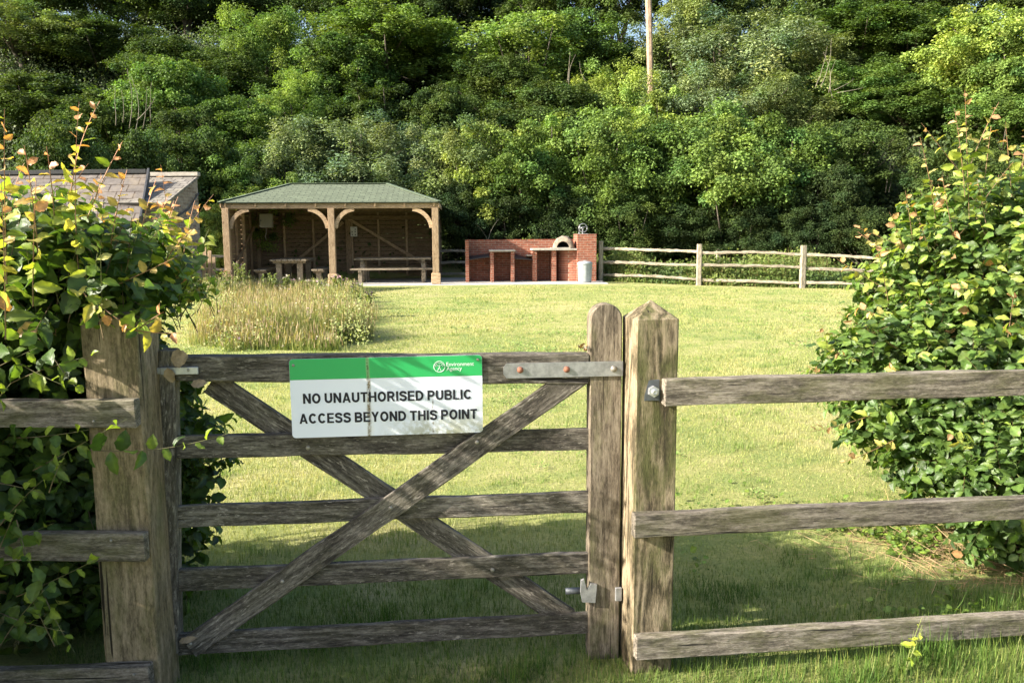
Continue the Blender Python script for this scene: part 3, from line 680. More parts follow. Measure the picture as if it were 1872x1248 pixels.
# ------------------------------------------------------------------ SIGN
def block_text(txt, x0, x1, zc, h, y):
    """bold block capitals cut from bands"""
    t = .215; q = t/2
    def band(pts):
        n = len(pts); L = []; Rr = []
        for i in range(n):
            d0 = Vector(pts[i])-Vector(pts[i-1]) if i else Vector(pts[1])-Vector(pts[0]); d1 = Vector(pts[i+1])-Vector(pts[i]) if i < n-1 else d0
            d0.normalize(); d1.normalize(); nn = Vector((-(d0+d1).y, (d0+d1).x)).normalized(); k = 1/max(.5, nn.dot(Vector((-d1.y, d1.x))))
            L.append(Vector(pts[i])+nn*q*k); Rr.append(Vector(pts[i])-nn*q*k)
        return [[L[i], L[i+1], Rr[i+1], Rr[i]] for i in range(n-1)]
    def arc(cx, cy, rx, ry, a0, a1, n=12): return [(cx+rx*math.cos(R(a0+(a1-a0)*k/n)), cy+ry*math.sin(R(a0+(a1-a0)*k/n))) for k in range(n+1)]
    def rect(a, b, c, d): return [[Vector((a, c)), Vector((b, c)), Vector((b, d)), Vector((a, d))]]
    def poly(*p): return [[Vector(v) for v in p]]
    def bowl(w, z0, z1): r_ = (z1-z0)/2; return band([(q, z1), (w-q-r_, z1)]+arc(w-q-r_, (z0+z1)/2, r_, r_, 90, -90, 10)[1:]+[(q, z0)])
    def glyph(c):
        if c == 'N': return .75, rect(0, t, 0, 1)+rect(.75-t, .75, 0, 1)+poly((0, 1), (.22, 1), (.75, 0), (.53, 0))
        if c == 'O': return .82, band(arc(.41, .5, .41-q, .5-q+.01, 0, 360, 28))
        if c == 'U': return .74, band([(q, 1), (q, .37)]+arc(.37, .37, .37-q, .37-q, 180, 360, 14)[1:]+[(.74-q, 1)])
        if c == 'A': return .80, poly((0, 0), (.205, 0), (.50, 1), (.295, 1))+poly((.80, 0), (.595, 0), (.30, 1), (.505, 1))+rect(.2, .6, .2, .36)
        if c == 'T': return .68, rect(0, .68, 1-t*.9, 1)+rect(.34-q, .34+q, 0, 1)
        if c == 'H': return .75, rect(0, t, 0, 1)+rect(.75-t, .75, 0, 1)+rect(.1, .65, .42, .60)
        if c == 'I': return t, rect(0, t, 0, 1)
        if c == 'E': return .66, rect(0, t, 0, 1)+rect(0, .66, 0, .175)+rect(0, .66, .825, 1)+rect(0, .62, .42, .59)
        if c == 'L': return .62, rect(0, t, 0, 1)+rect(0, .62, 0, .175)
        if c == 'P': return .71, rect(0, t, 0, 1)+bowl(.71, .45, 1-q*.9)
        if c == 'R': return .76, rect(0, t, 0, 1)+bowl(.72, .46, 1-q*.9)+poly((.30, .46), (.50, .46), (.77, 0), (.55, 0))
        if c == 'B': return .74, rect(0, t, 0, 1)+bowl(.71, .52, 1-q*.9)+bowl(.75, q*.9, .50)
        if c == 'D': return .77, rect(0, t, 0, 1)+band([(q, 1-q*.9), (.30, 1-q*.9)]+arc(.30, .5, .47-q, .5-q*.9, 90, -90, 16)[1:]+[(q, q*.9)])
        if c == 'C': return .78, band(arc(.40, .5, .40-q, .5-q+.01, 38, 322, 22))
        if c == 'Y': return .76, poly((0, 1), (.22, 1), (.38+q, .42), (.38-q, .42))+poly((.76, 1), (.54, 1), (.38-q, .42), (.38+q, .42))+rect(.38-q, .38+q, 0, .5)
        if c == 'S':
            p = [(.61, .70), (.57, .84), (.37, .91), (.17, .86), (.105, .735), (.17, .61), (.37, .53), (.56, .44), (.62, .28), (.54, .14), (.36, .09), (.16, .14), (.09, .29)]
            o = []
            for i in range(len(p)-1):
                a, b, c_, d = (Vector(p[max(0, min(len(p)-1, i+k))]) for k in (-1, 0, 1, 2))
                for s2 in (0, .33, .66): o.append(tuple(.5*((2*b)+(c_-a)*s2+(2*a-5*b+4*c_-d)*s2*s2+(3*b-a-3*c_+d)*s2**3)))
            return .71, band(o+[p[-1]])
        return .25, []
    x = 0; ps = []
    for c in txt:
        w_, g = glyph(c); ps += [[v+Vector((x, 0)) for v in p] for p in g]; x += w_+(.105 if c != ' ' else .03)
    x -= .105; k = (x1-x0)/x; V = []; Fc = []
    for n_, p in enumerate(ps):
        a = sum((p[i].x*p[(i+1) % len(p)].y-p[(i+1) % len(p)].x*p[i].y) for i in range(len(p)))
        if a < 0: p = p[::-1]
        b = len(V); V += [(x0+v.x*k, y-.00004*(n_ % 5), zc-h/2+v.y*h) for v in p]; Fc.append(tuple(range(b, b+len(p))))
    return mesh('lettering', V, Fc)
def sign():
    tl, tr, bl, br = (529, 657), (881, 648), (534, 800), (883, 790)
    off = -0.006
    A, B, C_, D = (PGt(*q, off) for q in (tl, tr, bl, br))
    ctr = (A+B+C_+D)/4; wx = ((B-A).length+(D-C_).length)/2; hz = ((A-C_).length+(B-D).length)/2
    xd = ((B-A)+(D-C_)).normalized(); zd = Vector((0, 0, 1)); zd = (zd-xd*zd.dot(xd)).normalized(); yd = zd.cross(xd)
    M = Matrix(((xd.x, yd.x, zd.x, ctr.x), (xd.y, yd.y, zd.y, ctr.y), (xd.z, yd.z, zd.z, ctr.z), (0, 0, 0, 1)))
    root = bpy.data.objects.new('warning_sign', None); COL.objects.link(root); root.matrix_basis = M; WM[root.name] = M; root.empty_display_size = .1
    tag(root, 'white and green metal warning sign screwed to the top bar of the gate', 'sign')
    def rr(w_, h_, rd, x0=0, z0=0, n=6, corners=(1, 1, 1, 1)):
        o = []
        for (cx, cz, q0, on) in ((w_/2, h_/2, 0, corners[0]), (-w_/2, h_/2, 90, corners[1]), (-w_/2, -h_/2, 180, corners[2]), (w_/2, -h_/2, 270, corners[3])):
            r_ = rd if on else 0.0001
            sx = 1 if cx > 0 else -1; sz = 1 if cz > 0 else -1
            for k in range(n+1):
                q = R(q0+90*k/n); o.append((x0+cx-sx*r_+r_*math.cos(q), z0+cz-sz*r_+r_*math.sin(q)))
        return list(reversed(o))
    # dirty white panel
    m_, t, nd, bs = newmat('sign_white_enamel'); tc = nd.new('ShaderNodeTexCoord'); ob = tc.outputs['Object']
    sp = nd.new('ShaderNodeSeparateXYZ'); t.links.new(ob, sp.inputs[0])
    def mth(op, a_, b_=None, cl=False):
        q = nd.new('ShaderNodeMath'); q.operation = op; q.use_clamp = cl
        for i, v in enumerate((a_, b_)):
            if v is None: continue
            if isinstance(v, (int, float)): q.inputs[i].default_value = v
            else: t.links.new(v, q.inputs[i])
        return q.outputs[0]
    def mr(v, a0, a1, b0=0.0, b1=1.0):
        q = nd.new('ShaderNodeMapRange'); t.links.new(v, q.inputs[0]); q.inputs[1].default_value = a0; q.inputs[2].default_value = a1; q.inputs[3].default_value = b0; q.inputs[4].default_value = b1; return q.outputs[0]
    x_, z_ = sp.outputs[0], sp.outputs[2]
    spk = noise(t, nd, ob, 55, 6, 0.8); blt = noise(t, nd, ob, 14, 4, 0.6)
    low = mth('MULTIPLY', mr(z_, -0.02, -0.15), mr(x_, -0.05, 0.15))
    stain = mth('MULTIPLY', low, mr(mth('MULTIPLY', spk, blt), 0.17, 0.29), True)
    wob = mth('MULTIPLY', mth('SUBTRACT', noise(t, nd, ob, 12, 2, .5), 0.5), 0.012)
    sx = mth('ABSOLUTE', mth('SUBTRACT', mth('ADD', x_, wob), -wx/2+wx*0.402))
    streak = mth('MULTIPLY', mr(sx, 0.010, 0.003), mr(spk, 0.36, 0.56))
    sx2 = mth('ABSOLUTE', mth('SUBTRACT', mth('ADD', x_, wob), -wx/2+wx*0.735))
    streak2 = mth('MULTIPLY', mth('MULTIPLY', mr(sx2, 0.004, 0.001), mr(spk, 0.42, 0.6)), mr(z_, 0.0, -0.03))
    halo = mth('MULTIPLY', mr(sx, 0.022, 0.004), mr(blt, 0.40, 0.62, 0, .55))
    def stained(basec):
        c = mixc(t, nd, mth('MULTIPLY', halo, .6), basec, (0.55, 0.50, 0.30))
        c = mixc(t, nd, mth('MULTIPLY', stain, 0.85), c, (0.28, 0.28, 0.15))
        c = mixc(t, nd, mth('MAXIMUM', streak, streak2), c, (0.15, 0.11, 0.05))
        dots = mr(noise(t, nd, ob, 110, 2, .5), 0.72, 0.76, 0, .7)
        return mixc(t, nd, mth('MULTIPLY', dots, mr(x_, -.1, .3)), c, (0.12, 0.12, 0.08))
    t.links.new(stained((0.72, 0.76, 0.84)), bs.inputs['Base Color']); bs.inputs['Roughness'].default_value = 0.32
    link('panel', jmesh('panel', [prism(rr(wx, hz, 0.014), -0.0015, 0.0015)]), m_, root, M)
    # green header
    hh = hz*0.262
    m2, t, nd, bs = newmat('sign_green_enamel'); tc = nd.new('ShaderNodeTexCoord'); ob = tc.outputs['Object']
    sp = nd.new('ShaderNodeSeparateXYZ'); t.links.new(ob, sp.inputs[0]); x_, z_ = sp.outputs[0], sp.outputs[2]
    spk = noise(t, nd, ob, 55, 6, 0.8); wob = mth('MULTIPLY', mth('SUBTRACT', noise(t, nd, ob, 12, 2, .5), 0.5), 0.012)
    sx = mth('ABSOLUTE', mth('SUBTRACT', mth('ADD', x_, wob), -wx/2+wx*0.402))
    c = mixc(t, nd, mth('MULTIPLY', mr(sx, 0.008, 0.004), .55), (0.022, 0.36, 0.10), (0.30, 0.42, 0.22))
    c = mixc(t, nd, mth('MULTIPLY', mr(sx, 0.005, 0.002), mr(spk, 0.42, 0.58)), c, (0.05, 0.06, 0.02))
    t.links.new(c, bs.inputs['Base Color']); bs.inputs['Roughness'].default_value = 0.32
    link('header_band', jmesh('header_band', [prism(rr(wx*.9985, hh, 0.014, 0, hz/2-hh/2-.0002, corners=(1, 1, 0, 0)), -0.0020, -0.0013)]), m2, root, M)
    M_TXT = simple('black_lettering', (0.006, 0.006, 0.012), 0.7, 0, 20, 0.1); M_WTX = simple('white_lettering', (0.72, 0.8, 0.74), 0.4, 0, 20, 0.04)
    def text(name, s, x0, x1, zc, h, bold, mat, sp_=1.0):
        cu = bpy.data.curves.new('tmp', 'FONT'); cu.body = s; cu.size = 1; cu.offset = bold; cu.space_character = sp_; cu.extrude = 0.0
        ob_ = bpy.data.objects.new('tmp', cu); COL.objects.link(ob_)
        dg = bpy.context.evaluated_depsgraph_get(); me = bpy.data.meshes.new_from_object(ob_.evaluated_get(dg))
        bpy.data.objects.remove(ob_)
        co = np.zeros(len(me.vertices)*3); me.vertices.foreach_get('co', co); co = co.reshape(-1, 3)
        mn, mxx = co.min(0), co.max(0)
        X = (co[:, 0]-mn[0])/(mxx[0]-mn[0])*(x1-x0)+x0
        Z = (co[:, 1]-mn[1])/(mxx[1]-mn[1])*h+zc-h/2
        n = np.stack([X, np.full(len(X), -0.0028), Z], 1)
        me.vertices.foreach_set('co', n.ravel()); me.update()
        return link(name, me, mat, root, M)
    def u(px): return -wx/2+wx*px           # 0..1 along the sign
    def letters(s_, x0, x1, zc, h):
        me = block_text(s_, x0, x1, zc, h, -0.0028); link('lettering', me, M_TXT, root, M)
    letters('NO UNAUTHORISED PUBLIC', u(.063), u(.942), 0.0, hz*.128)
    letters('ACCESS BEYOND THIS POINT', u(.040), u(.970), hz*(0.5-0.755), hz*.128)
    text('logo_lettering', 'Environment', u(.812), u(.957), hz*(.5-.108), hz*.050, 0.004, M_WTX)
    text('logo_lettering', 'Agency', u(.812), u(.893), hz*(.5-.172), hz*.064, 0.004, M_WTX)
    # logo: ring with a small figure, arms raised
    cx, cz, rd = u(.775), hz*(.5-.137), hz*.069
    parts = [tube([(cx+rd*math.cos(2*math.pi*k/28), -0.0022, cz+rd*math.sin(2*math.pi*k/28)) for k in range(28)], 0.0011, 5, closed=True)]
    for pts in ([(0, .15), (0, -.15)], [(0, -.1), (-.35, -.8)], [(0, -.1), (.35, -.8)], [(0, .12), (-.4, .25), (-.55, .6)], [(0, .12), (.4, .25), (.55, .6)], [(-.6, .0), (-.75, .4), (-.35, .75), (0, .62), (.35, .75), (.75, .4), (.6, .0)]):
        parts.append(tube([(cx+x*rd, -0.0022, cz+z*rd) for x, z in pts], 0.0009, 5))
    V, Fc = lathe([(0.0016, 0), (0.0001, .001)], 10); parts.append(([(x+cx, -0.0022-z, y+cz+rd*.3) for x, y, z in V], Fc))
    link('logo', jmesh('logo', parts), M_WTX, root, M)
    for fx, fz in ((.021, .077), (.978, .058)):
        V, Fc = lathe([(.0055, 0), (.005, .0025), (.0001, .004)], 12); V = [(x, -z-.002, y) for x, y, z in V]; Fc = [tuple(reversed(f)) for f in Fc]
        link('rivet', mesh('rivet', V, Fc, True), M_BOLT, root, M @ Matrix.Translation((u(fx), 0, hz*(.5-fz))))
sign()
def dead_leaf(px, py, off, ln, ang, label, flat=0.3, wf=1.3):
    p = PGt(px, py, off); V, Q, T, C = place_leaves(LEAF_B, np.zeros((1, 3)), np.array([[math.cos(ang), .1, math.sin(ang)]]), np.array([[flat*.3, -1., flat]]), np.array([ln]), np.array([[.5, .4, .3]]), np.array([wf]))
    o = link('dead_leaf', np_mesh('dead_leaf', V, Q, T), M_DRY, None, Matrix.Translation(p)); tag(o, label, 'leaf')
dead_leaf(312, 657, -.03, .062, 0.1, 'round yellowish brown leaf resting at the latch end of the gate', .2, 1.5)
dead_leaf(349, 703, -.01, .06, 0.1, 'pale pink dead leaf caught under the top bar of the gate', .6, .8)
dead_leaf(306, 672, -.02, .06, -1.4, 'small tan dead leaf hanging from the gate latch', .2, .9)
dead_leaf(327, 1172, -.006, .07, .15, 'curled tan leaf lying on the foot of the gate brace', .8, .5)

# ------------------------------------------------------------------ LEFT AND RIGHT HEDGES (near)
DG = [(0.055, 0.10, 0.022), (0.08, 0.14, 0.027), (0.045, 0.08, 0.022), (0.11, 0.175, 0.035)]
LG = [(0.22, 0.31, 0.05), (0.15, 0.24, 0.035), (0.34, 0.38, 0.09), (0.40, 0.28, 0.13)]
def core_leaves(ell, n, clip=None):
    """old leaves filling the inside of the hedge"""
    E = np.array(ell); k = rng.choice(len(E), n); d = unit(rng.normal(size=(n, 3))); e = E[k]
    p = e[:, :3]+d*e[:, 3:6]*rng.uniform(.2, .85, (n, 1)); ok = p[:, 2] > .04
    if clip is not None: ok &= clip(p)
    p = p[ok]; m = len(p)
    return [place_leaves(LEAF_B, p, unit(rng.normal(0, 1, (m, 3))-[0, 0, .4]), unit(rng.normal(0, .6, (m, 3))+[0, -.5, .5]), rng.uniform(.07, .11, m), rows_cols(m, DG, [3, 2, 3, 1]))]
def left_hedge():
    loc = (-2.3, 3.6, 0)
    root = empty('leafy_hedge', loc, 0, 'dark leafy hedge with yellow and orange new shoots swallowing the left fence', 'hedge')
    ell = [(-2.12, 3.38, .88, .72, .50, .76), (-1.70, 2.95, 1.53, .46, .36, .24), (-2.7, 3.0, .95, .8, .6, .72), (-2.9, 2.15, .90, .75, .8, .86), (-1.85, 3.55, .6, .45, .5, .65), (-3.9, 2.8, .95, 1.1, .75, .8)]
    clip = lambda p: ~((p[:, 1] < 2.72) & (p[:, 0] > -2.2)) & ~((p[:, 0] > -1.5) & (p[:, 1] < 3.05) & (p[:, 2] < 1.45)) & ~((p[:, 1] < 3.0) & (p[:, 0] > -2.1) & (p[:, 2] < 1.38) & (p[:, 1] < 2.99))
    p, d, L, n = hedge_shoots(ell, 5600, .66, .08, .2, clip)
    d[:, 0] = np.where((p[:, 1] < 3.1) & (p[:, 2] < 1.4) & (p[:, 0] > -1.7), -abs(d[:, 0]), d[:, 0])
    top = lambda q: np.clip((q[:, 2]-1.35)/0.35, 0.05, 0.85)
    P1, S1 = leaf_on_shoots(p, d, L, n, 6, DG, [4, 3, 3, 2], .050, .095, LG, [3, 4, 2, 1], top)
    # top growth: many lighter shoots
    m = 520; ax = rng.uniform(-2.7, -1.36, m); ay = rng.uniform(2.7, 3.75, m); hz_ = np.interp(ax, [-2.7, -1.9, -1.3], [1.64, 1.60, 1.38])+rng.normal(0, .04, m)
    pt = np.stack([ax, ay, hz_], 1); dt = unit(np.stack([rng.normal(.12, .35, m), rng.normal(-.1, .3, m), np.ones(m)], 1)); Lt = rng.uniform(.10, .30, m)
    P2, S2 = leaf_on_shoots(pt, dt, Lt, np.tile([0, -.4, 1.], (m, 1)), 6, LG, [4, 5, 2, .4], .038, .070, [(0.42, 0.40, 0.13), (0.42, 0.28, 0.15), (.36, .40, .12)], [2, 1, 3], lambda q: np.full(len(q), .30), droop=.1)
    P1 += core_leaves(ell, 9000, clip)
    # hand placed leading shoots, measured from the photograph
    st, dr, ln, cv = [], [], [], []
    def sh(px, py, qx, qy, Y, bend=(0, 0, 0)):
        a = P(px, py, Y); b = P(qx, qy, Y-.04); v = b-a; st.append(a); ln.append(v.length); c = Vector(bend); dr.append(tuple(v.normalized()-c)); cv.append(bend)
    sh(150, 560, 143, 172, 2.75, (.10, 0, -.04)); sh(128, 420, 182, 172, 2.8, (.25, 0, -.1)); sh(12, 520, 8, 200, 2.6, (.02, 0, 0)); sh(70, 470, 44, 265, 2.7, (-.05, 0, 0))
    sh(160, 400, 222, 265, 2.8, (.1, 0, 0)); sh(100, 420, 85, 270, 2.75, (-.06, 0, .02)); sh(200, 470, 232, 315, 2.8, (.1, 0, 0)); sh(250, 470, 285, 330, 3.1, (.1, 0, -.02))
    sh(295, 470, 325, 365, 3.2, (.15, 0, 0)); sh(330, 520, 356, 370, 3.3, (.1, 0, 0)); sh(10, 620, 2, 330, 2.5, (-.02, 0, 0)); sh(60, 560, 66, 330, 2.6, (.03, 0, 0))
    sh(290, 500, 355, 420, 3.0, (.2, 0, -.1)); sh(215, 520, 300, 480, 2.8, (.2, 0, .1))
    sh(170, 545, 245, 600, 2.66, (.1, 0, .15)); sh(230, 600, 330, 608, 2.64, (.05, 0, .12)); sh(255, 600, 302, 568, 2.64, (0, 0, -.1)); sh(140, 520, 205, 585, 2.64, (.1, 0, .1))
    for k in range(30):
        bx = random.uniform(-2.6, -1.45); by = random.uniform(3.0, 3.7); st.append((bx, by, 1.50)); ln.append(random.uniform(.28, .55)); dr.append((random.uniform(-.25, .45), random.uniform(-.2, .2), 1)); cv.append((random.uniform(-.1, .25), 0, -.05))
    P3, S3 = long_shoots(st, dr, ln, cv, 34, .055, .09, [(0.16, 0.22, 0.035), (0.28, 0.32, 0.05), (0.38, 0.34, 0.08), (0.50, 0.36, 0.12), (0.50, 0.25, 0.12)], None, [(0.20, 0.14, 0.07), (0.40, 0.20, 0.12)])
    # sprays poking through between the rails and across the post
    st, dr, ln, cv = [], [], [], []
    sh(60, 860, 215, 775, 2.66, (.1, 0, .05)); sh(165, 822, 405, 790, 2.62, (.05, 0, .22)); sh(30, 800, 150, 785, 2.64, (.1, 0, .1)); sh(0, 960, 120, 845, 2.66, (.1, 0, -.1)); sh(-40, 690, 60, 640, 2.6, (.1, 0, .0)); sh(20, 700, 180, 650, 2.64, (.1, 0, -.1)); sh(0, 1000, 30, 930, 2.6)
    sh(30, 1090, 175, 1020, 2.66, (.1, 0, .1)); sh(0, 1180, 80, 1080, 2.62, (.1, 0, -.05)); sh(70, 1060, 140, 1200, 2.62, (.1, 0, .1)); sh(-20, 1010, 90, 960, 2.66, (.1, 0, 0)); sh(160, 930, 190, 1010, 2.90, (.1, 0, .1)); sh(-30, 760, 20, 700, 2.55); sh(90, 900, 120, 830, 2.62, (.1, 0, 0)); sh(-20, 880, 70, 900, 2.6, (.1, 0, -.1)); sh(0, 1120, 110, 1150, 2.6, (.1, 0, .1)); sh(30, 950, 60, 1040, 2.6, (.1, 0, 0)); sh(100, 1180, 60, 1100, 2.62); sh(-20, 1040, 60, 1010, 2.6, (0, 0, .1)); sh(0, 640, 110, 700, 2.6, (.1, 0, .1)); sh(90, 640, 150, 720, 2.62, (.1, 0, .1))
    P4, S4 = long_shoots(st, dr, ln, cv, 30, .06, .09, [(0.05, 0.10, 0.02), (0.09, 0.15, 0.028), (0.14, 0.2, 0.035), (0.2, 0.27, 0.04)], None, [(0.16, 0.12, 0.07), (0.12, 0.14, 0.05)], r=.0025)
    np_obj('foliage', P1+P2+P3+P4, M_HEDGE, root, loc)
    br = []
    for k in range(16):
        bx, by = random.uniform(-3.2, -1.8), random.uniform(3.1, 4.2); x, y, z = bx, by, 0; pts = [(x, y, z)]
        for j in range(6): x += random.uniform(-.08, .08); y += random.uniform(-.08, .08); z += .26; pts.append((x, y, z))
        br.append(tube(pts, [0.014-.0018*j for j in range(7)], 6))
    link('branches', jmesh('branches', [([tuple(Vector(v)-Vector(loc)) for v in a_], f_) for a_, f_ in br], True), M_TRUNK, root, Matrix.Translation(loc))
    np_obj('stems', S1+S2+S3+S4, M_STEM, root, loc)
left_hedge()
def right_hedge():
    loc = (2.8, 4.7, 0)
    root = empty('leafy_hedge', loc, 0, 'sunlit green hedge with red tipped shoots behind the right hand fence', 'hedge')
    ell = [(2.76, 4.75, .86, .84, .72, .60), (3.2, 4.5, .75, .8, .6, .7), (2.62, 4.4, .52, .48, .4, .42), (3.02, 4.85, 1.32, .80, .75, .68), (3.6, 5.0, 1.05, 1.0, .9, 1.0), (2.9, 4.0, .38, .62, .42, .44), (4.6, 5.0, 1.0, 1.0, .9, 1.0)]
    p, d, L, n = hedge_shoots(ell, 10500, .66, .07, .17)
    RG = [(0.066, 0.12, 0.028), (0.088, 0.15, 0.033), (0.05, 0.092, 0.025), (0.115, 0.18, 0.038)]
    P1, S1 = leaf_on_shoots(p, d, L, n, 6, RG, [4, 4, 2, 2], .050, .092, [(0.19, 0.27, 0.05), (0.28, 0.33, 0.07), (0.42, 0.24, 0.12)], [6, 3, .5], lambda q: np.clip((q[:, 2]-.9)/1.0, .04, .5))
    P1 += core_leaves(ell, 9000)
    st, dr, ln, cv = [], [], [], []
    def sh(px, py, qx, qy, Y, bend=(0, 0, 0)):
        a = P(px, py, Y); b = P(qx, qy, Y-.05); v = b-a; st.append(a); ln.append(v.length); dr.append(tuple(v.normalized()-Vector(bend))); cv.append(bend)
    for q in ((1772, 400, 1764, 165, 4.4, (0, 0, 0)), (1766, 330, 1694, 238, 4.4, (-.1, 0, .1)), (1775, 300, 1825, 190, 4.4, (.1, 0, 0)), (1764, 360, 1745, 200, 4.35, (-.05, 0, 0)), (1850, 360, 1838, 222, 4.4, (0, 0, 0)), (1865, 330, 1880, 240, 4.4, (0, 0, 0)),
              (1710, 400, 1684, 268, 4.5, (-.1, 0, .1)), (1725, 390, 1700, 330, 4.5, (-.1, 0, .1)), (1668, 440, 1655, 350, 4.6, (-.05, 0, 0)), (1660, 480, 1628, 395, 4.6, (-.1, 0, .05)), (1700, 480, 1568, 418, 4.6, (-.1, 0, -.05)), (1625, 560, 1600, 440, 4.7, (-.05, 0, 0)),
              (1660, 650, 1540, 575, 4.6, (-.1, 0, .05)), (1650, 680, 1520, 640, 4.6, (-.05, 0, .1)), (1640, 740, 1490, 785, 4.4, (-.1, 0, .1)), (1790, 380, 1850, 300, 4.4, (.1, 0, 0)), (1700, 460, 1672, 380, 4.4, (0, 0, 0)), (1740, 420, 1722, 320, 4.4, (0, 0, 0)), (1800, 330, 1812, 230, 4.5, (0, 0, 0)), (1680, 600, 1560, 560, 4.6, (0, 0, 0)), (1660, 790, 1530, 850, 4.4, (0, 0, .1))):
        sh(*q)
    pq, dq, Lq, nq = hedge_shoots(ell, 90, .92, .18, .38)
    for a_, b_, c_ in zip(pq, dq, Lq):
        if a_[2] > .45: st.append(tuple(a_)); dr.append(tuple(b_)); ln.append(float(c_)); cv.append((0, 0, .06))
    P3, S3 = long_shoots(st, dr, ln, cv, 30, .06, .10, [(0.13, 0.19, 0.035), (0.22, 0.28, 0.05), (0.28, 0.33, 0.07), (0.40, 0.36, 0.12), (0.46, 0.27, 0.14)], None, [(0.17, 0.13, 0.07), (0.32, 0.17, 0.10)])
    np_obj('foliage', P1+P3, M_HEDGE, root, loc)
    br = []
    for k in range(14):
        x, y, z = random.uniform(2.9, 3.5), random.uniform(4.5, 5.0), 0; pts = [(x, y, z)]
        for j in range(6): x += random.uniform(-.07, .07); y += random.uniform(-.08, .08); z += .22; pts.append((x, y, z))
        br.append(tube(pts, [0.016-.002*j for j in range(7)], 6))
    link('branches', jmesh('branches', [([tuple(Vector(v)-Vector(loc)) for v in a_], f_) for a_, f_ in br], True), M_TRUNK, root, Matrix.Translation(loc))
    np_obj('stems', S1+S3, M_STEM, root, loc)
right_hedge()

# ------------------------------------------------------------------ SHELTER
SR = R(3.5); S0 = Vector((-2.33, 25.2, 0.19))
SM = Matrix.Translation(S0) @ Matrix.Rotation(SR, 4, 'Z')
def slab_uv(name, pts, th, mat, parent, M, udir=0):
    """pts: planar polygon (3d, local), first edge gives U; UV in metres"""
    pts = [Vector(p) for p in pts]; u_ = (pts[1]-pts[0]).normalized(); n = u_.cross((pts[2]-pts[0])).normalized(); v_ = n.cross(u_)
    if n.z < 0: n = -n
    m = len(pts); V = pts+[p-n*th for p in pts]; Fc = [tuple(range(m)), tuple(range(2*m-1, m-1, -1))]+[(i, i+m, (i+1) % m+m, (i+1) % m) for i in range(m)]
    me = mesh(name, V, Fc); uv = me.uv_layers.new(name='UVMap'); o0 = pts[0]
    for l in me.loops:
        d = Vector(me.vertices[l.vertex_index].co)-o0; uv.data[l.index].uv = (d.dot(u_), d.dot(v_))
    return link(name, me, mat, parent, M)
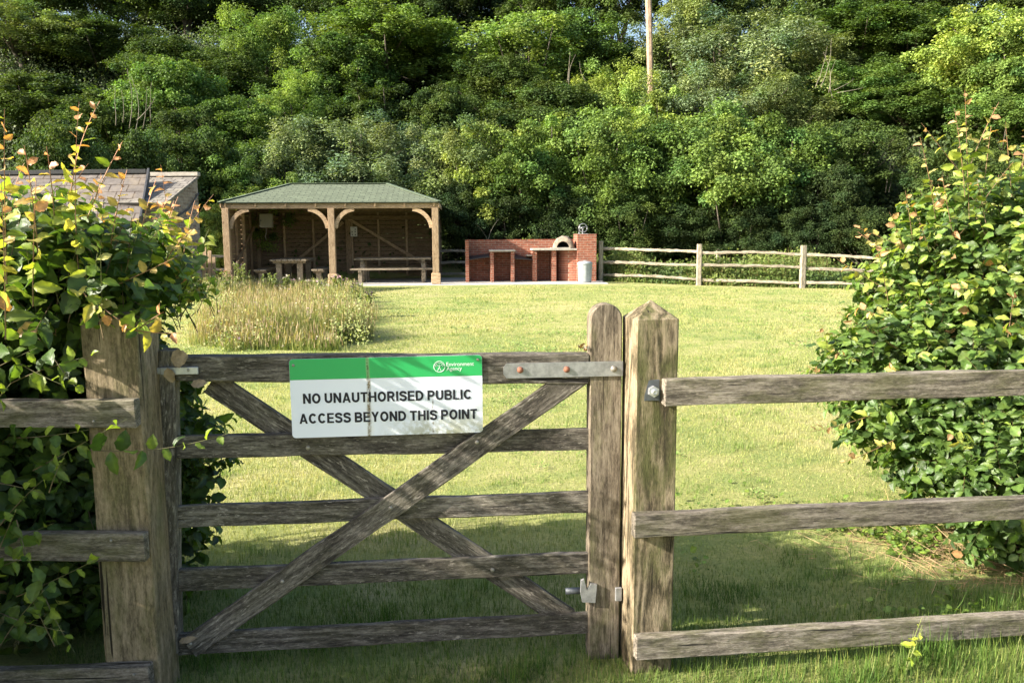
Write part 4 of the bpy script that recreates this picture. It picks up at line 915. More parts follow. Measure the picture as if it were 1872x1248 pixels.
def shelter():
    rt = empty('picnic_shelter', S0, SR, 'open fronted timber shelter with a green shingle hipped roof', 'shelter')
    W, D, H = 6.27, 3.75, 2.33
    def lb(name, a, b, w_, t_, mat, up=UPV, **k): return board(name, SM @ Vector(a), SM @ Vector(b), w_, t_, mat, rt, up=tuple(SM.to_3x3() @ Vector(up)), jit=.001, bev=.006, **k)
    for x in (0, -W/2, -W):     # front posts on padstones
        link('base_block', jmesh('b', [box(x-.14, x+.14, -.14, .14, 0.0, .33, .012)]), W_NEW, rt, SM)
        lb('post', (x, 0, .30), (x, 0, H-.02), .19, .19, W_NEW, up=(-1, 0, 0))
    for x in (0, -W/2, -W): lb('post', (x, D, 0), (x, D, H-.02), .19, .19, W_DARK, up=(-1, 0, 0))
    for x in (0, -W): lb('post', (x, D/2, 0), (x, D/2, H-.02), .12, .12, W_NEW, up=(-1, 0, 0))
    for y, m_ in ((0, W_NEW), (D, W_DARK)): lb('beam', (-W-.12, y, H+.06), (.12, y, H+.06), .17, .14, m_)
    for x in (0, -W): lb('beam', (x, -.07, H+.055), (x, D+.07, H+.055), .15, .13, W_NEW)
    # curved braces
    def brace(x, sx):
        n = 10; cx, cz = x+sx*(.07+.66), H-.66
        b_ = [(cx-sx*.55*math.cos(q), cz+.55*math.sin(q)) for q in [R(4+82*k/n) for k in range(n+1)]]
        c_ = [(cx-sx*.67*math.cos(q), cz+.67*math.sin(q)) for q in [R(4+82*k/n) for k in range(n+1)]]
        V = []; Fc = []
        for y in (-.05, .05):
            for o in (b_, c_): V += [(p[0], y, p[1]) for p in o]
        m = n+1
        for k in range(n):
            Fc += [(k, k+1, m+k+1, m+k), (2*m+k, 3*m+k, 3*m+k+1, 2*m+k+1), (k, 2*m+k, 2*m+k+1, k+1), (m+k, m+k+1, 3*m+k+1, 3*m+k)]
        Fc += [(0, m, 3*m, 2*m), (n, 2*m+n, 3*m+n, m+n)]
        link('curved_brace', mesh('brace', V, Fc), W_NEW, rt, SM)
    brace(0, -1); brace(-W/2, 1); brace(-W/2, -1); brace(-W, 1)
    # roof
    e = .15; ex0, ex1, ey0, ey1 = -W-e, e, -e, D+e; zE = H+.13; zR = zE+.66; rx0, rx1, ym = -W+1.55, -1.60, D/2
    E = [Vector((ex0, ey0, zE)), Vector((ex1, ey0, zE)), Vector((ex1, ey1, zE)), Vector((ex0, ey1, zE))]; A = Vector((rx0, ym, zR)); B = Vector((rx1, ym, zR))
    up = Vector((0, 0, .03))
    for pts in ((E[0], E[1], B, A), (E[1], E[2], B), (E[2], E[3], A, B), (E[3], E[0], A)):
        slab_uv('roof_slope', [p+up for p in pts], .035, M_SHINGLE, rt, SM)
    for a_, b_ in ((E[0], A), (E[1], B), (A, B)):
        lb('hip_tile', a_+Vector((0, 0, .045)), b_+Vector((0, 0, .045)), .022, .16, M_CAP)
    lb('fascia', (ex1-.03, ey0+.05, zE-.06), (ex1-.03, ey1, zE-.06), .12, .03, W_NEW); lb('fascia', (ex0+.03, ey0+.05, zE-.06), (ex0+.03, ey1, zE-.06), .12, .03, W_NEW)
    for k in range(8):
        x = -W+.02+k*(W-.04)/7; lb('rafter_tail', (x, -e+.03, zE-.045), (x, .35, zE+.10), .11, .05, W_NEW)
    # boarded back and left walls, with studs and diagonals
    n = 15; bh = (H-.06)/n
    parts = []
    for k in range(n):
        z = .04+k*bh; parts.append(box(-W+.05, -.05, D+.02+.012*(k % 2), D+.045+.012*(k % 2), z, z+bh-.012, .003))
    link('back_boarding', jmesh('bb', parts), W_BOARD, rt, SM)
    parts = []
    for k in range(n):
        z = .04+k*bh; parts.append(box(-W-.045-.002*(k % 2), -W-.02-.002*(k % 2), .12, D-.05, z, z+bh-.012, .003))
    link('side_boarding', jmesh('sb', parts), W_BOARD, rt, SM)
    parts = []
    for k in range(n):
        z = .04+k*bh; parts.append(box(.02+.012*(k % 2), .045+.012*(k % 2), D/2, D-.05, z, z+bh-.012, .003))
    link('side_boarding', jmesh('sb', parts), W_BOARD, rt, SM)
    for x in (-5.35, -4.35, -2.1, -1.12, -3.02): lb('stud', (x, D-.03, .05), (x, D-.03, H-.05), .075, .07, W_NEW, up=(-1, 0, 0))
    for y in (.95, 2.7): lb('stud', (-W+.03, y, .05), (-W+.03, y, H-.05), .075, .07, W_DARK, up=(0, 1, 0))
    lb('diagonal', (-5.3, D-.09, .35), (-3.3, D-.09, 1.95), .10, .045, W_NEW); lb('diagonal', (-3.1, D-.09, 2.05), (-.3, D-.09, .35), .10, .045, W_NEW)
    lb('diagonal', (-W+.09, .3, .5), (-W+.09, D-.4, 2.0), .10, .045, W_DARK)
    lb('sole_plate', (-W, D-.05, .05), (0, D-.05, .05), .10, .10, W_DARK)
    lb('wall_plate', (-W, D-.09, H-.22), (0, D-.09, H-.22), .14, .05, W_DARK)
M_CAP = simple('green_felt_cap', (0.085, 0.115, 0.07), 0.9, 0, 20, 0.2)
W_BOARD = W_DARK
shelter()
def picnic_table(cx, cy, rz, L, label):
    M = SM @ Matrix.Translation((cx, cy, 0)) @ Matrix.Rotation(rz, 4, 'Z')
    rt = bpy.data.objects.new('picnic_table', None); COL.objects.link(rt); rt.matrix_basis = M; WM[rt.name] = M; rt.empty_display_size = .2
    tag(rt, label, 'table')
    def lb(name, a, b, w_, t_): return board(name, M @ Vector(a), M @ Vector(b), w_, t_, W_BENCH, rt, up=tuple(M.to_3x3() @ Vector(UPV)), jit=.0015, bev=.005)
    for k in range(6): lb('top_plank', (-L/2, -.47+k*.188, .74), (L/2, -.47+k*.188, .74), .055, .165)
    for x in (-L/2+.25, L/2-.25):
        link('crossbar', jmesh('c', [box(x-.05, x+.05, -.5, .5, .64, .712, .004)]), W_BENCH, rt, M)
        for y in (-.32, .32): link('leg', jmesh('l', [box(x-.07, x+.07, y-.085, y+.085, 0, .64, .006)]), W_BENCH, rt, M)
    return M
def bench(Mt, y, L, label):
    M = Mt @ Matrix.Translation((0, y, 0))
    rt = bpy.data.objects.new('bench', None); COL.objects.link(rt); rt.matrix_basis = M; WM[rt.name] = M; rt.empty_display_size = .2
    tag(rt, label, 'bench', 'benches in the shelter')
    for k in (-1, 1): board('seat_plank', M @ Vector((-L/2, k*.095, .43)), M @ Vector((L/2, k*.095, .43)), .055, .17, W_BENCH, rt, up=tuple(M.to_3x3() @ Vector(UPV)), jit=.0015, bev=.005)
    for x in (-L/2+.3, L/2-.3):
        link('bearer', jmesh('c', [box(x-.05, x+.05, -.17, .17, .34, .402, .004)]), W_BENCH, rt, M)
        link('leg', jmesh('l', [box(x-.06, x+.06, -.08, .08, 0, .34, .006)]), W_BENCH, rt, M)
m1 = picnic_table(-4.62, 1.55, math.pi/2+.04, 2.3, 'plank picnic table seen end on behind the wild grass in the shelter')
bench(m1, .88, 2.2, 'grey bench left of the end on picnic table'); bench(m1, -.88, 2.2, 'grey bench between the end on table and the middle post')
m2 = picnic_table(-1.42, 1.65, .0, 2.45, 'long plank picnic table seen side on in the right half of the shelter')
bench(m2, -.78, 2.6, 'long bench in front of the side on picnic table'); bench(m2, .85, 2.5, 'long bench behind the side on picnic table')
# cabinet and notice
o = link('electrical_cabinet', jmesh('c', [box(-.20, .20, -.10, .10, -.22, .22, .01)]), M_BOX, None, SM @ Matrix.Translation((-5.52, 1.9, 1.98))); tag(o, 'grey metal cabinet with a trailing cable hung high in the left of the shelter', 'cabinet')
link('lock', jmesh('l', [box(-.17, -.14, -.112, -.10, -.02, .03, .002)]), M_INK, o, WM[o.name]); link('cable', jmesh('k', [tube([(-.02, 0, -.22), (-.02, 0, -.4), (-.06, 0, -.5), (-.03, 0, -.62)], .008, 6)]), M_BOX, o, WM[o.name])
link('bracket', jmesh('k', [box(-.04, .04, .10, 1.75, -.1, -.02, .004), box(-.04, .04, .10, 1.75, .1, .18, .004)]), W_DARK, o, WM[o.name])
o = link('notice', jmesh('n', [box(-.115, .115, -.008, 0, -.165, .165, .002)]), M_PAPER, None, SM @ Matrix.Translation((-2.93, D_ if False else 3.55, 1.62))); tag(o, 'white safety notice with small dark symbols on the rear middle post', 'notice')
for x, z in ((-.06, -.01), (.045, .0), (-.055, -.10), (.05, -.105), (.05, .08)): link('symbol', jmesh('s', [box(x-.016, x+.016, -.011, -.008, z-.022, z+.022)]), M_INK, o, WM[o.name])
link('heading', jmesh('s', [box(-.09, .03, -.011, -.008, .12, .128)]), M_INK, o, WM[o.name])

# ------------------------------------------------------------------ BARBECUE
B0 = Vector((-1.465, 26.0, 0.19)); BM = Matrix.Translation(B0) @ Matrix.Rotation(SR, 4, 'Z')
def barbecue():
    rt = empty('brick_barbecue', B0, SR, 'red brick barbecue with open bays, counter slabs and a clay oven', 'barbecue')
    def part(name, bx, mat, sm=False): return link(name, jmesh(name, bx, sm), mat, rt, BM)
    D = .78
    part('back_wall', [box(0.002, 4.3, D, D+.22, 0, 1.335)], M_BRICK)
    part('side_wall', [box(0, .11, 0, D-.002, 0, 1.325)], M_BRICK)
    for x0, x1 in ((.79, .90), (1.45, 1.56), (2.15, 2.28)): part('pier', [box(x0, x1, 0, D-.002, 0, .955)], M_BRICK)
    part('pier', [box(2.76, 2.90, 0, D-.002, 0, .985)], M_BRICK)
    part('corner_pier', [box(3.56, 4.17, -.12, D-.004, 0, 1.50)], M_BRICK)
    # rounded brick oven base made of facets
    n = 7; V = []; cx, cy, rr = 3.56, .62, .58
    pts = [(cx+rr*math.cos(q), cy+rr*math.sin(q)) for q in [R(180+90*k/n) for k in range(n+1)]]+[(cx-.003, cy)]
    m = len(pts); V = [(x, y, 0) for x, y in pts]+[(x, y, .985) for x, y in pts]; Fc = [tuple(range(m-1, -1, -1)), tuple(range(m, 2*m))]+[(i, (i+1) % m, (i+1) % m+m, i+m) for i in range(m)]
    link('oven_base', mesh('oven_base', V, Fc), M_BRICK, rt, BM)
    part('counter_slab', [box(.76, 1.59, -.06, D-.004, .958, 1.01, .006)], M_SLAB)
    part('counter_slab', [box(2.12, 3.557, -.10, D-.004, .988, 1.045, .006)], M_SLAB)
    part('oven_step', [box(2.72, 3.35, -.06, .2, 1.047, 1.075, .004)], M_SLAB)
    part('ledge', [box(1.98, 2.148, .25, D-.004, .80, .84, .004)], M_SLAB)
    link('charcoal_tray', jmesh('t', [([(.13, .05, .72), (.77, .05, .80), (.77, D-.01, .88), (.13, D-.01, .80), (.13, .05, .70), (.77, .05, .78), (.77, D-.01, .86), (.13, D-.01, .78)], [(0, 1, 2, 3), (7, 6, 5, 4), (0, 4, 5, 1), (1, 5, 6, 2), (2, 6, 7, 3), (3, 7, 4, 0)])]), M_GRILL, rt, BM)
    link('charcoal_tray', jmesh('t', [([(1.575, .05, .74), (2.14, .05, .70), (2.14, D-.01, .72), (1.575, D-.01, .86), (1.575, .05, .72), (2.14, .05, .68), (2.14, D-.01, .70), (1.575, D-.01, .84)], [(0, 1, 2, 3), (7, 6, 5, 4), (0, 4, 5, 1), (1, 5, 6, 2), (2, 6, 7, 3), (3, 7, 4, 0)])]), M_GRILL, rt, BM)
    # clay oven: barrel vault, mouth turned a little left, closed by a dome behind
    OM = BM @ Matrix.Translation((3.12, .05, 1.05)) @ Matrix.Rotation(R(-14), 4, 'Z')
    V = []; Fc = []; n = 16; rings = [(0.0, .20, .0), (0.0, .33, .0), (.10, .345, 0), (.28, .36, 0), (.42, .33, 0), (.54, .24, 0), (.60, .10, 0), (.61, .005, 0)]
    for y, r_, _ in rings:
        for k in range(n+1):
            q = math.pi*k/n; bump = .012*math.sin(k*2.3+y*20) if r_ > .21 else 0; V.append(((r_+bump)*math.cos(q), y, (r_+bump)*1.1*math.sin(q)))
    for i in range(len(rings)-1):
        for k in range(n): a = i*(n+1)+k; Fc.append((a, a+n+1, a+n+2, a+1))
    link('clay_oven', mesh('oven', V, Fc, True), M_CLAY, rt, OM)
    V = [(.203*math.cos(math.pi*k/n), y, .223*math.sin(math.pi*k/n)) for y in (.0, .42) for k in range(n+1)]; Fc = [(k, k+1, k+n+2, k+n+1) for k in range(n)]+[tuple(range(n+1, 2*n+2))]
    link('oven_mouth', mesh('mouth', V, Fc), M_MOUTH, rt, OM)
barbecue()
def wheel():
    M = BM @ Matrix.Translation((3.74, .1, 1.50)); rt = bpy.data.objects.new('hand_wheel', None); COL.objects.link(rt); rt.matrix_basis = M; WM[rt.name] = M; rt.empty_display_size = .1
    tag(rt, 'small spoked steel hand wheel on a stand on top of the brick pier', 'wheel')
    c = Vector((.03, 0, .19)); r_ = .135
    def q(a): return c+Vector((math.cos(a)*r_, .03*math.cos(a), math.sin(a)*r_))
    link('rim', jmesh('r', [tube([q(2*math.pi*k/28) for k in range(28)], .012, 8, closed=True)], True), M_GALV, rt, M)
    for k in range(3): link('spoke', jmesh('s', [tube([c, q(.6+2*math.pi*k/3)], .009, 6)], True), M_GALV, rt, M)
    link('stand', jmesh('s', [tube([(-.09, .05, 0), (-.09, .05, .2), (.03, .05, .19)], .016, 8), tube([(.03, .05, .19), (.03, .0, .19)], .02, 8), tube([(.02, .05, 0), (.02, .05, .16)], .010, 6), box(-.12, .2, -.02, .12, 0, .012)], False), M_GALV, rt, M)
    link('crank', jmesh('s', [tube([(-.1, -.01, .14), (.0, -.03, .21), (.03, -.02, .23)], .010, 6)], True), M_GALV, rt, M)
wheel()
def bin_():
    p = P(1069, 518, 25.55); M = Matrix.Translation((p.x, p.y, gzf(p.x, p.y)+.02)); rt = empty('dustbin', M.translation, 0, 'galvanised metal dustbin with a domed lid against the brick pier', 'bin')
    n = 48; V = []; Fc = []; prof = [(.195, 0), (.20, .03), (.205, .06), (.215, .3), (.222, .56), (.228, .60)]
    for i, (r_, z) in enumerate(prof):
        for j in range(n):
            rr = r_*(1+(.022 if (j % 4 < 2 and 1 < i < 5) else 0)); a = 2*math.pi*j/n; V.append((rr*math.cos(a), rr*math.sin(a), z))
    for i in range(len(prof)-1):
        for j in range(n): Fc.append((i*n+j, i*n+(j+1) % n, (i+1)*n+(j+1) % n, (i+1)*n+j))
    Fc.append(tuple(range(n-1, -1, -1)))
    link('body', mesh('body', V, Fc, True), M_BIN, rt, M)
    link('lid', jmesh('lid', [lathe([(.238, .575), (.242, .58), (.240, .605), (.21, .640), (.16, .658), (.08, .668), (.0001, .67)], 40)], True), M_BIN, rt, M)
    link('handle', jmesh('h', [tube([(-.05, 0, .655), (-.04, 0, .685), (.04, 0, .685), (.05, 0, .655)], .007, 6)], True), M_BIN, rt, M)
    for s in (-1, 1): link('handle', jmesh('h', [tube([(s*.21, -.06, .46), (s*.255, -.05, .45), (s*.255, .05, .45), (s*.21, .06, .46)], .007, 6)], True), M_BIN, rt, M)
M_BIN = simple('dull_zinc', (0.30, 0.33, 0.335), 0.6, 0.25, 12, 0.1)
bin_()
# concrete apron in front of shelter and barbecue
o = link('patio', jmesh('patio', [box(-7.2, 5.3, -.42, 5.0, -.12, -.004, .01)]), M_CONC, None, Matrix.Translation(S0) @ Matrix.Rotation(SR, 4, 'Z')); o['kind'] = 'structure'; o['label'] = 'pale concrete apron'

# ------------------------------------------------------------------ SPLIT RAIL FENCE at the back
def cleft_fence(pts, label, railz, name='split_rail_fence', H=1.33, skip=()):
    rt = empty(name, pts[0], 0, label, 'fence')
    for i, p in enumerate(pts):
        if i in skip: continue
        square_post('post', rt, p[0], p[1], random.uniform(-.1, .1), random.uniform(.13, .17), p[2]+H+random.uniform(-.03, .03), 0, W_GREY, zb=p[2]-.2, seed=40+i, taper=.06, apex=False, bev=.02)
    for i in range(len(pts)-1):
        a, b = Vector(pts[i]), Vector(pts[i+1])
        for k, z in enumerate(railz):
            board('rail', a+Vector((0, random.uniform(-.02, .02), z+random.uniform(-.03, .03))), b+Vector((0, random.uniform(-.02, .02), z+random.uniform(-.03, .03))), .085, .05, W_GREY, rt, jit=.009, bev=.012, bow=random.uniform(-.01, .05), w2=.07)
    return rt
fp = [P(1098, 516, 26.6), P(1277, 525, 25.0), P(1466, 532, 24.2), P(1622, 540, 23.6), P(1800, 549, 23.0), P(2000, 560, 22.5)]
cleft_fence([tuple(p) for p in fp], 'long silver split rail fence behind the lawn, right of the barbecue', (.25, .66, 1.06))
fl = [P(800, 517, 28.8), P(862, 517, 28.6)]; cleft_fence([tuple(p) for p in fl], 'short split rail fence bay between the shelter and the barbecue', (.28, .70, 1.12), skip=(0, 1))
f3 = [P(1180, 512, 29.5), P(1312, 516, 28.5), P(1420, 518, 28.0)]
def lone_post(px, pyt, pyb, Y, label):
    p = P(px, pyb, Y); o = square_post('fence_post', None, p.x, p.y, .1, .14, P(px, pyt, Y).z, 0, W_GREY, zb=p.z-.3, seed=77, apex=False, bev=.015); tag(o, label, 'post')
lone_post(1312, 455, 512, 28.0, 'single pale post standing in the undergrowth beyond the split rail fence')
# pale palings left of the shelter
def palings():
    p0 = P(372, 505, 23.5); rt = empty('paling_fence', p0, 0, 'short stretch of new wooden paling fence between hedge and shelter', 'fence')
    for px, top in ((374, 452), (383, 458), (391, 470)):
        a = P(px, 512, 23.5); b = P(px, top, 23.5); board('paling', a, b, .10, .03, W_NEW, rt, up=(-1, 0, 0), jit=.002)
    for py in (468, 492): board('rail', P(365, py, 23.55), P(409, py+1, 23.7), .07, .04, W_GREY, rt, jit=.004)
palings()

# ------------------------------------------------------------------ OUTBUILDING, left
def shed():
    ridR = P(357, 322, 22.0); eavR = P(300, 367, 20.0); ridR2 = P(262, 322, 22.0)
    x1 = ridR.x; zr = ridR.z; ze = eavR.z; ye = 20.0; yr = 22.0; yb = 22.12; x0 = -15.5
    rt = empty('slate_roofed_outbuilding', (x1, ye, 0.1), 0, 'old brick outbuilding with a grey slate roof, behind the left hedge', 'outbuilding')
    M = Matrix.Identity(4)
    slab_uv('roof_slope', [(x0, ye-.15, ze-.05), (x1+.08, ye-.15, ze-.05), (x1+.08, yr, zr), (x0, yr, zr)], .06, M_SLATE, rt, M)
    V = [(x1, ye, 0), (x1, yb, 0), (x1, yb, zr-.07), (x1, yr, zr-.07), (x1, ye, ze-.08)]; V += [(x0, y, z) for _, y, z in V]
    link('wall', mesh('wall', V, [(0, 1, 2, 3, 4), (9, 8, 7, 6, 5), (0, 5, 6, 1), (0, 4, 9, 5), (1, 6, 7, 2)]), M_OLDBRICK, rt, M)
    board('ridge', (x0, yr, zr+.05), (x1+.1, yr, zr+.05), .10, .2, M_SLAB, rt)
    a, b = Vector((x1+.05, ye+.6, ze-.35)), Vector((x1+.05, yb-.1, zr-.45)); link('cable', jmesh('c', [tube([a, (a+b)/2-Vector((0, 0, .12)), b], .02, 6)]), M_INK, rt, M)
    # front range with brown tiles
    A = P(268, 316, 21.3); Bq = P(253, 404, 19.3); C_ = P(-260, 322, 20.2); Dq = Bq+(C_-A)
    rt2 = empty('tiled_outbuilding', (Bq.x, Bq.y, .1), 0, 'larger outbuilding with a brown tiled roof showing through the hedge tops', 'outbuilding')
    slab_uv('roof_slope', [Dq, Bq, A, C_], .10, M_TILE, rt2, M)
    board('ridge', C_+Vector((0, 0, .04)), A+Vector((0, 0, .04)), .10, .18, M_INK, rt2)
    q = [Bq+Vector((-.15, .25, -.12)), Dq+Vector((0, .25, -.12)), C_+Vector((0, 0, -.14)), A+Vector((-.15, 0, -.14))]
    V = [(q[0].x, q[0].y, 0), (q[1].x, q[1].y, 0), tuple(q[1]), tuple(q[0]), (q[3].x, q[3].y, 0), tuple(q[3]), (q[2].x, q[2].y, 0), tuple(q[2])]
    link('wall', mesh('wall', V, [(0, 1, 2, 3), (0, 3, 5, 4), (4, 5, 7, 6), (1, 6, 7, 2)]), M_OLDBRICK, rt2, M)
    v0 = A+Vector((.06, 0, .03)); v1 = Bq+Vector((.06, 0, .03)); board('verge_board', v1, v0, .20, .05, M_INK, rt2)
shed()

# ------------------------------------------------------------------ WOODLAND
def crown_mesh(seed, rad=3.0, zlo=0.7, zhi=6.0, nc=110, nl=220, ls=(.085, .14), flat=1.0, spiky=0.0, narrow=.36):
    r = np.random.default_rng(seed); zc = (zlo+zhi)/2; rz = (zhi-zlo)/2
    # several big lobes make the outline uneven
    nb = r.integers(8, 12); lobes = []
    for k in range(nb):
        a = 2*math.pi*(k+r.uniform(-.4, .4))/nb; rr = rad*r.uniform(.25, .62); z = zc+rz*r.uniform(-.7, .62); lobes.append((rr*math.cos(a), rr*math.sin(a), z, rad*r.uniform(.26, .46), rz*r.uniform(.26, .44)))
    lobes.append((0, 0, zc+rz*.45, rad*.45, rz*.55)); lobes.append((r.uniform(-1, 1)*.3*rad, r.uniform(-1, 1)*.3*rad, zc, rad*.6, rz*.6))
    Lb = np.array(lobes); k = r.choice(len(Lb), nc, p=(Lb[:, 3]**2)/(Lb[:, 3]**2).sum())
    d = unit(r.normal(size=(nc, 3))+np.array([0, 0, .35])); q = r.uniform(.55, 1.1, (nc, 1))
    C = np.stack([Lb[k, 0], Lb[k, 1], Lb[k, 2]], 1)+d*q*np.stack([Lb[k, 3], Lb[k, 3], Lb[k, 4]], 1)
    loose = r.random(nc) < .28; C[loose] = (d*r.uniform(.35, .98, (nc, 1))*np.array([rad*.95, rad*.95, rz])+np.array([0, 0, zc]))[loose]
    cr = r.uniform(.20, .40, nc)*rad/3*1.25
    nl = int(nl*1.5); N = nc*nl; ci = np.repeat(np.arange(nc), nl)
    dd = unit(r.normal(size=(N, 3))+d[ci]*.5+np.array([0, 0, .25])); rr = r.random(N)**.45
    outl = np.where(r.random(N) < .16, r.uniform(1, 1.8, N), 1.0)
    p = C[ci]+dd*(cr[ci]*rr*outl)[:, None]*np.array([1.15, 1.15, flat+spiky])
    p[:, 2] -= .12*np.abs(rr)*cr[ci]
    nm = unit(dd*.45+np.array([0, 0, .55])+r.normal(0, .45, (N, 3))); ld = unit(np.cross(nm, r.normal(size=(N, 3)))-np.array([0, 0, .35])+dd*.5)
    sz = r.uniform(*ls, N)
    tone = (r.normal(1, .22, nc)[ci]*r.normal(1, .18, N))[:, None]; hue = r.normal(0, .08, nc)[ci][:, None]
    c = np.clip(np.array([1.0, 1.0, 1.0])*tone*(1+hue*np.array([1.0, .1, -1.0])), .25, 2.2)
    T = (np.array([(0, 0, 0), (-narrow, .45, .10), (narrow, .45, .10), (0, 1, -.05)]), np.zeros((0, 4), int), np.array([(0, 2, 1), (1, 2, 3)]))
    V, Q, Tn, Cc = place_leaves(T, p, ld, nm, sz, c)
    return np_mesh('crown', V, Q, Tn, Cc), C
def trunk_mesh(seed, C, zlo, stems=3):
    r = random.Random(seed); parts = []
    for s in range(stems):
        a = r.uniform(0, 6.28); x0, y0 = .25*math.cos(a)*(stems > 1), .25*math.sin(a)*(stems > 1)
        tgt = Vector(C[r.randrange(len(C))]); top = Vector((tgt.x*.45, tgt.y*.45, zlo+2.4+r.uniform(0, 1.2)))
        pts = []; n = 6
        for i in range(n+1):
            u = i/n; pts.append(Vector((x0, y0, -1.0))*(1-u)+top*u+Vector((r.uniform(-.1, .1), r.uniform(-.1, .1), 0)))
        parts.append(tube(pts, [.13*(1-.75*i/n) for i in range(n+1)], 7))
        for k in range(7):
            b = pts[2+k % 4]; e = Vector(C[r.randrange(len(C))]); m = (b+e)/2+Vector((0, 0, -.2)); parts.append(tube([b, m, e], [.05, .032, .012], 5))
    return jmesh('trunk', parts, True)
VAR = []
specs = [dict(nc=190, nl=170), dict(nc=200, nl=160, flat=.9), dict(nc=170, nl=190, flat=.95, ls=(.09, .15)), dict(nc=210, nl=150, ls=(.09, .15), flat=.85),
         dict(nc=120, nl=220, spiky=.5, narrow=.2, ls=(.10, .17)), dict(nc=110, nl=230, spiky=.3, narrow=.22, ls=(.09, .16)), dict(nc=190, nl=170), dict(nc=190, nl=170, flat=.95)]
for i, s in enumerate(specs):
    cm, C = crown_mesh(100+i, **s); VAR.append((cm, trunk_mesh(i, C, 1.4)))
    cm.materials.append(M_TREE); VAR[-1][1].materials.append(M_TRUNK)
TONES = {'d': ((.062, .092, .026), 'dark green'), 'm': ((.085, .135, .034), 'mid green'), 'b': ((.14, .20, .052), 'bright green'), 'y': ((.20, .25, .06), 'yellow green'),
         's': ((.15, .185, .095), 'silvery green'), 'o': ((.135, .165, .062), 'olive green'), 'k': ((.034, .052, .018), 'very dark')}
trees = []
def tree(px, pyt, Y, wpx, tone, var=None, label=None, cat='tree', name='woodland_tree', pyb=None):
    """top at (px,pyt), crown wpx wide, standing at depth Y"""
    if Y > 50: wpx *= .8; pyt -= 30
    top = P(px, pyt, Y); zg = gzf(top.x, Y) if pyb is None else P(px, pyb, Y).z
    if 29.9 < Y < 47: wpx *= 1.18
    h = max(1.5, top.z-zg); rad = wpx/2*Y/FPX
    v = VAR[var if var is not None else random.randrange(len(VAR))]
    o = bpy.data.objects.new(name, None); COL.objects.link(o); o.location = (top.x, Y, zg); o.rotation_euler = (0, 0, random.uniform(0, 6.28)); o.scale = (rad/3, rad/3, h/6.0); o.empty_display_size = .3
    c = bpy.data.objects.new('crown', v[0]); COL.objects.link(c); c.parent = o
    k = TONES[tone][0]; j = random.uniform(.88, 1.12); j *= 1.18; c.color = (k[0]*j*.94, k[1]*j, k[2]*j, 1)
    t = bpy.data.objects.new('trunk', v[1]); COL.objects.link(t); t.parent = o
    tag(o, label, cat, 'trees and bushes on the wooded bank'); trees.append((o, px, pyt, tone))
    return o
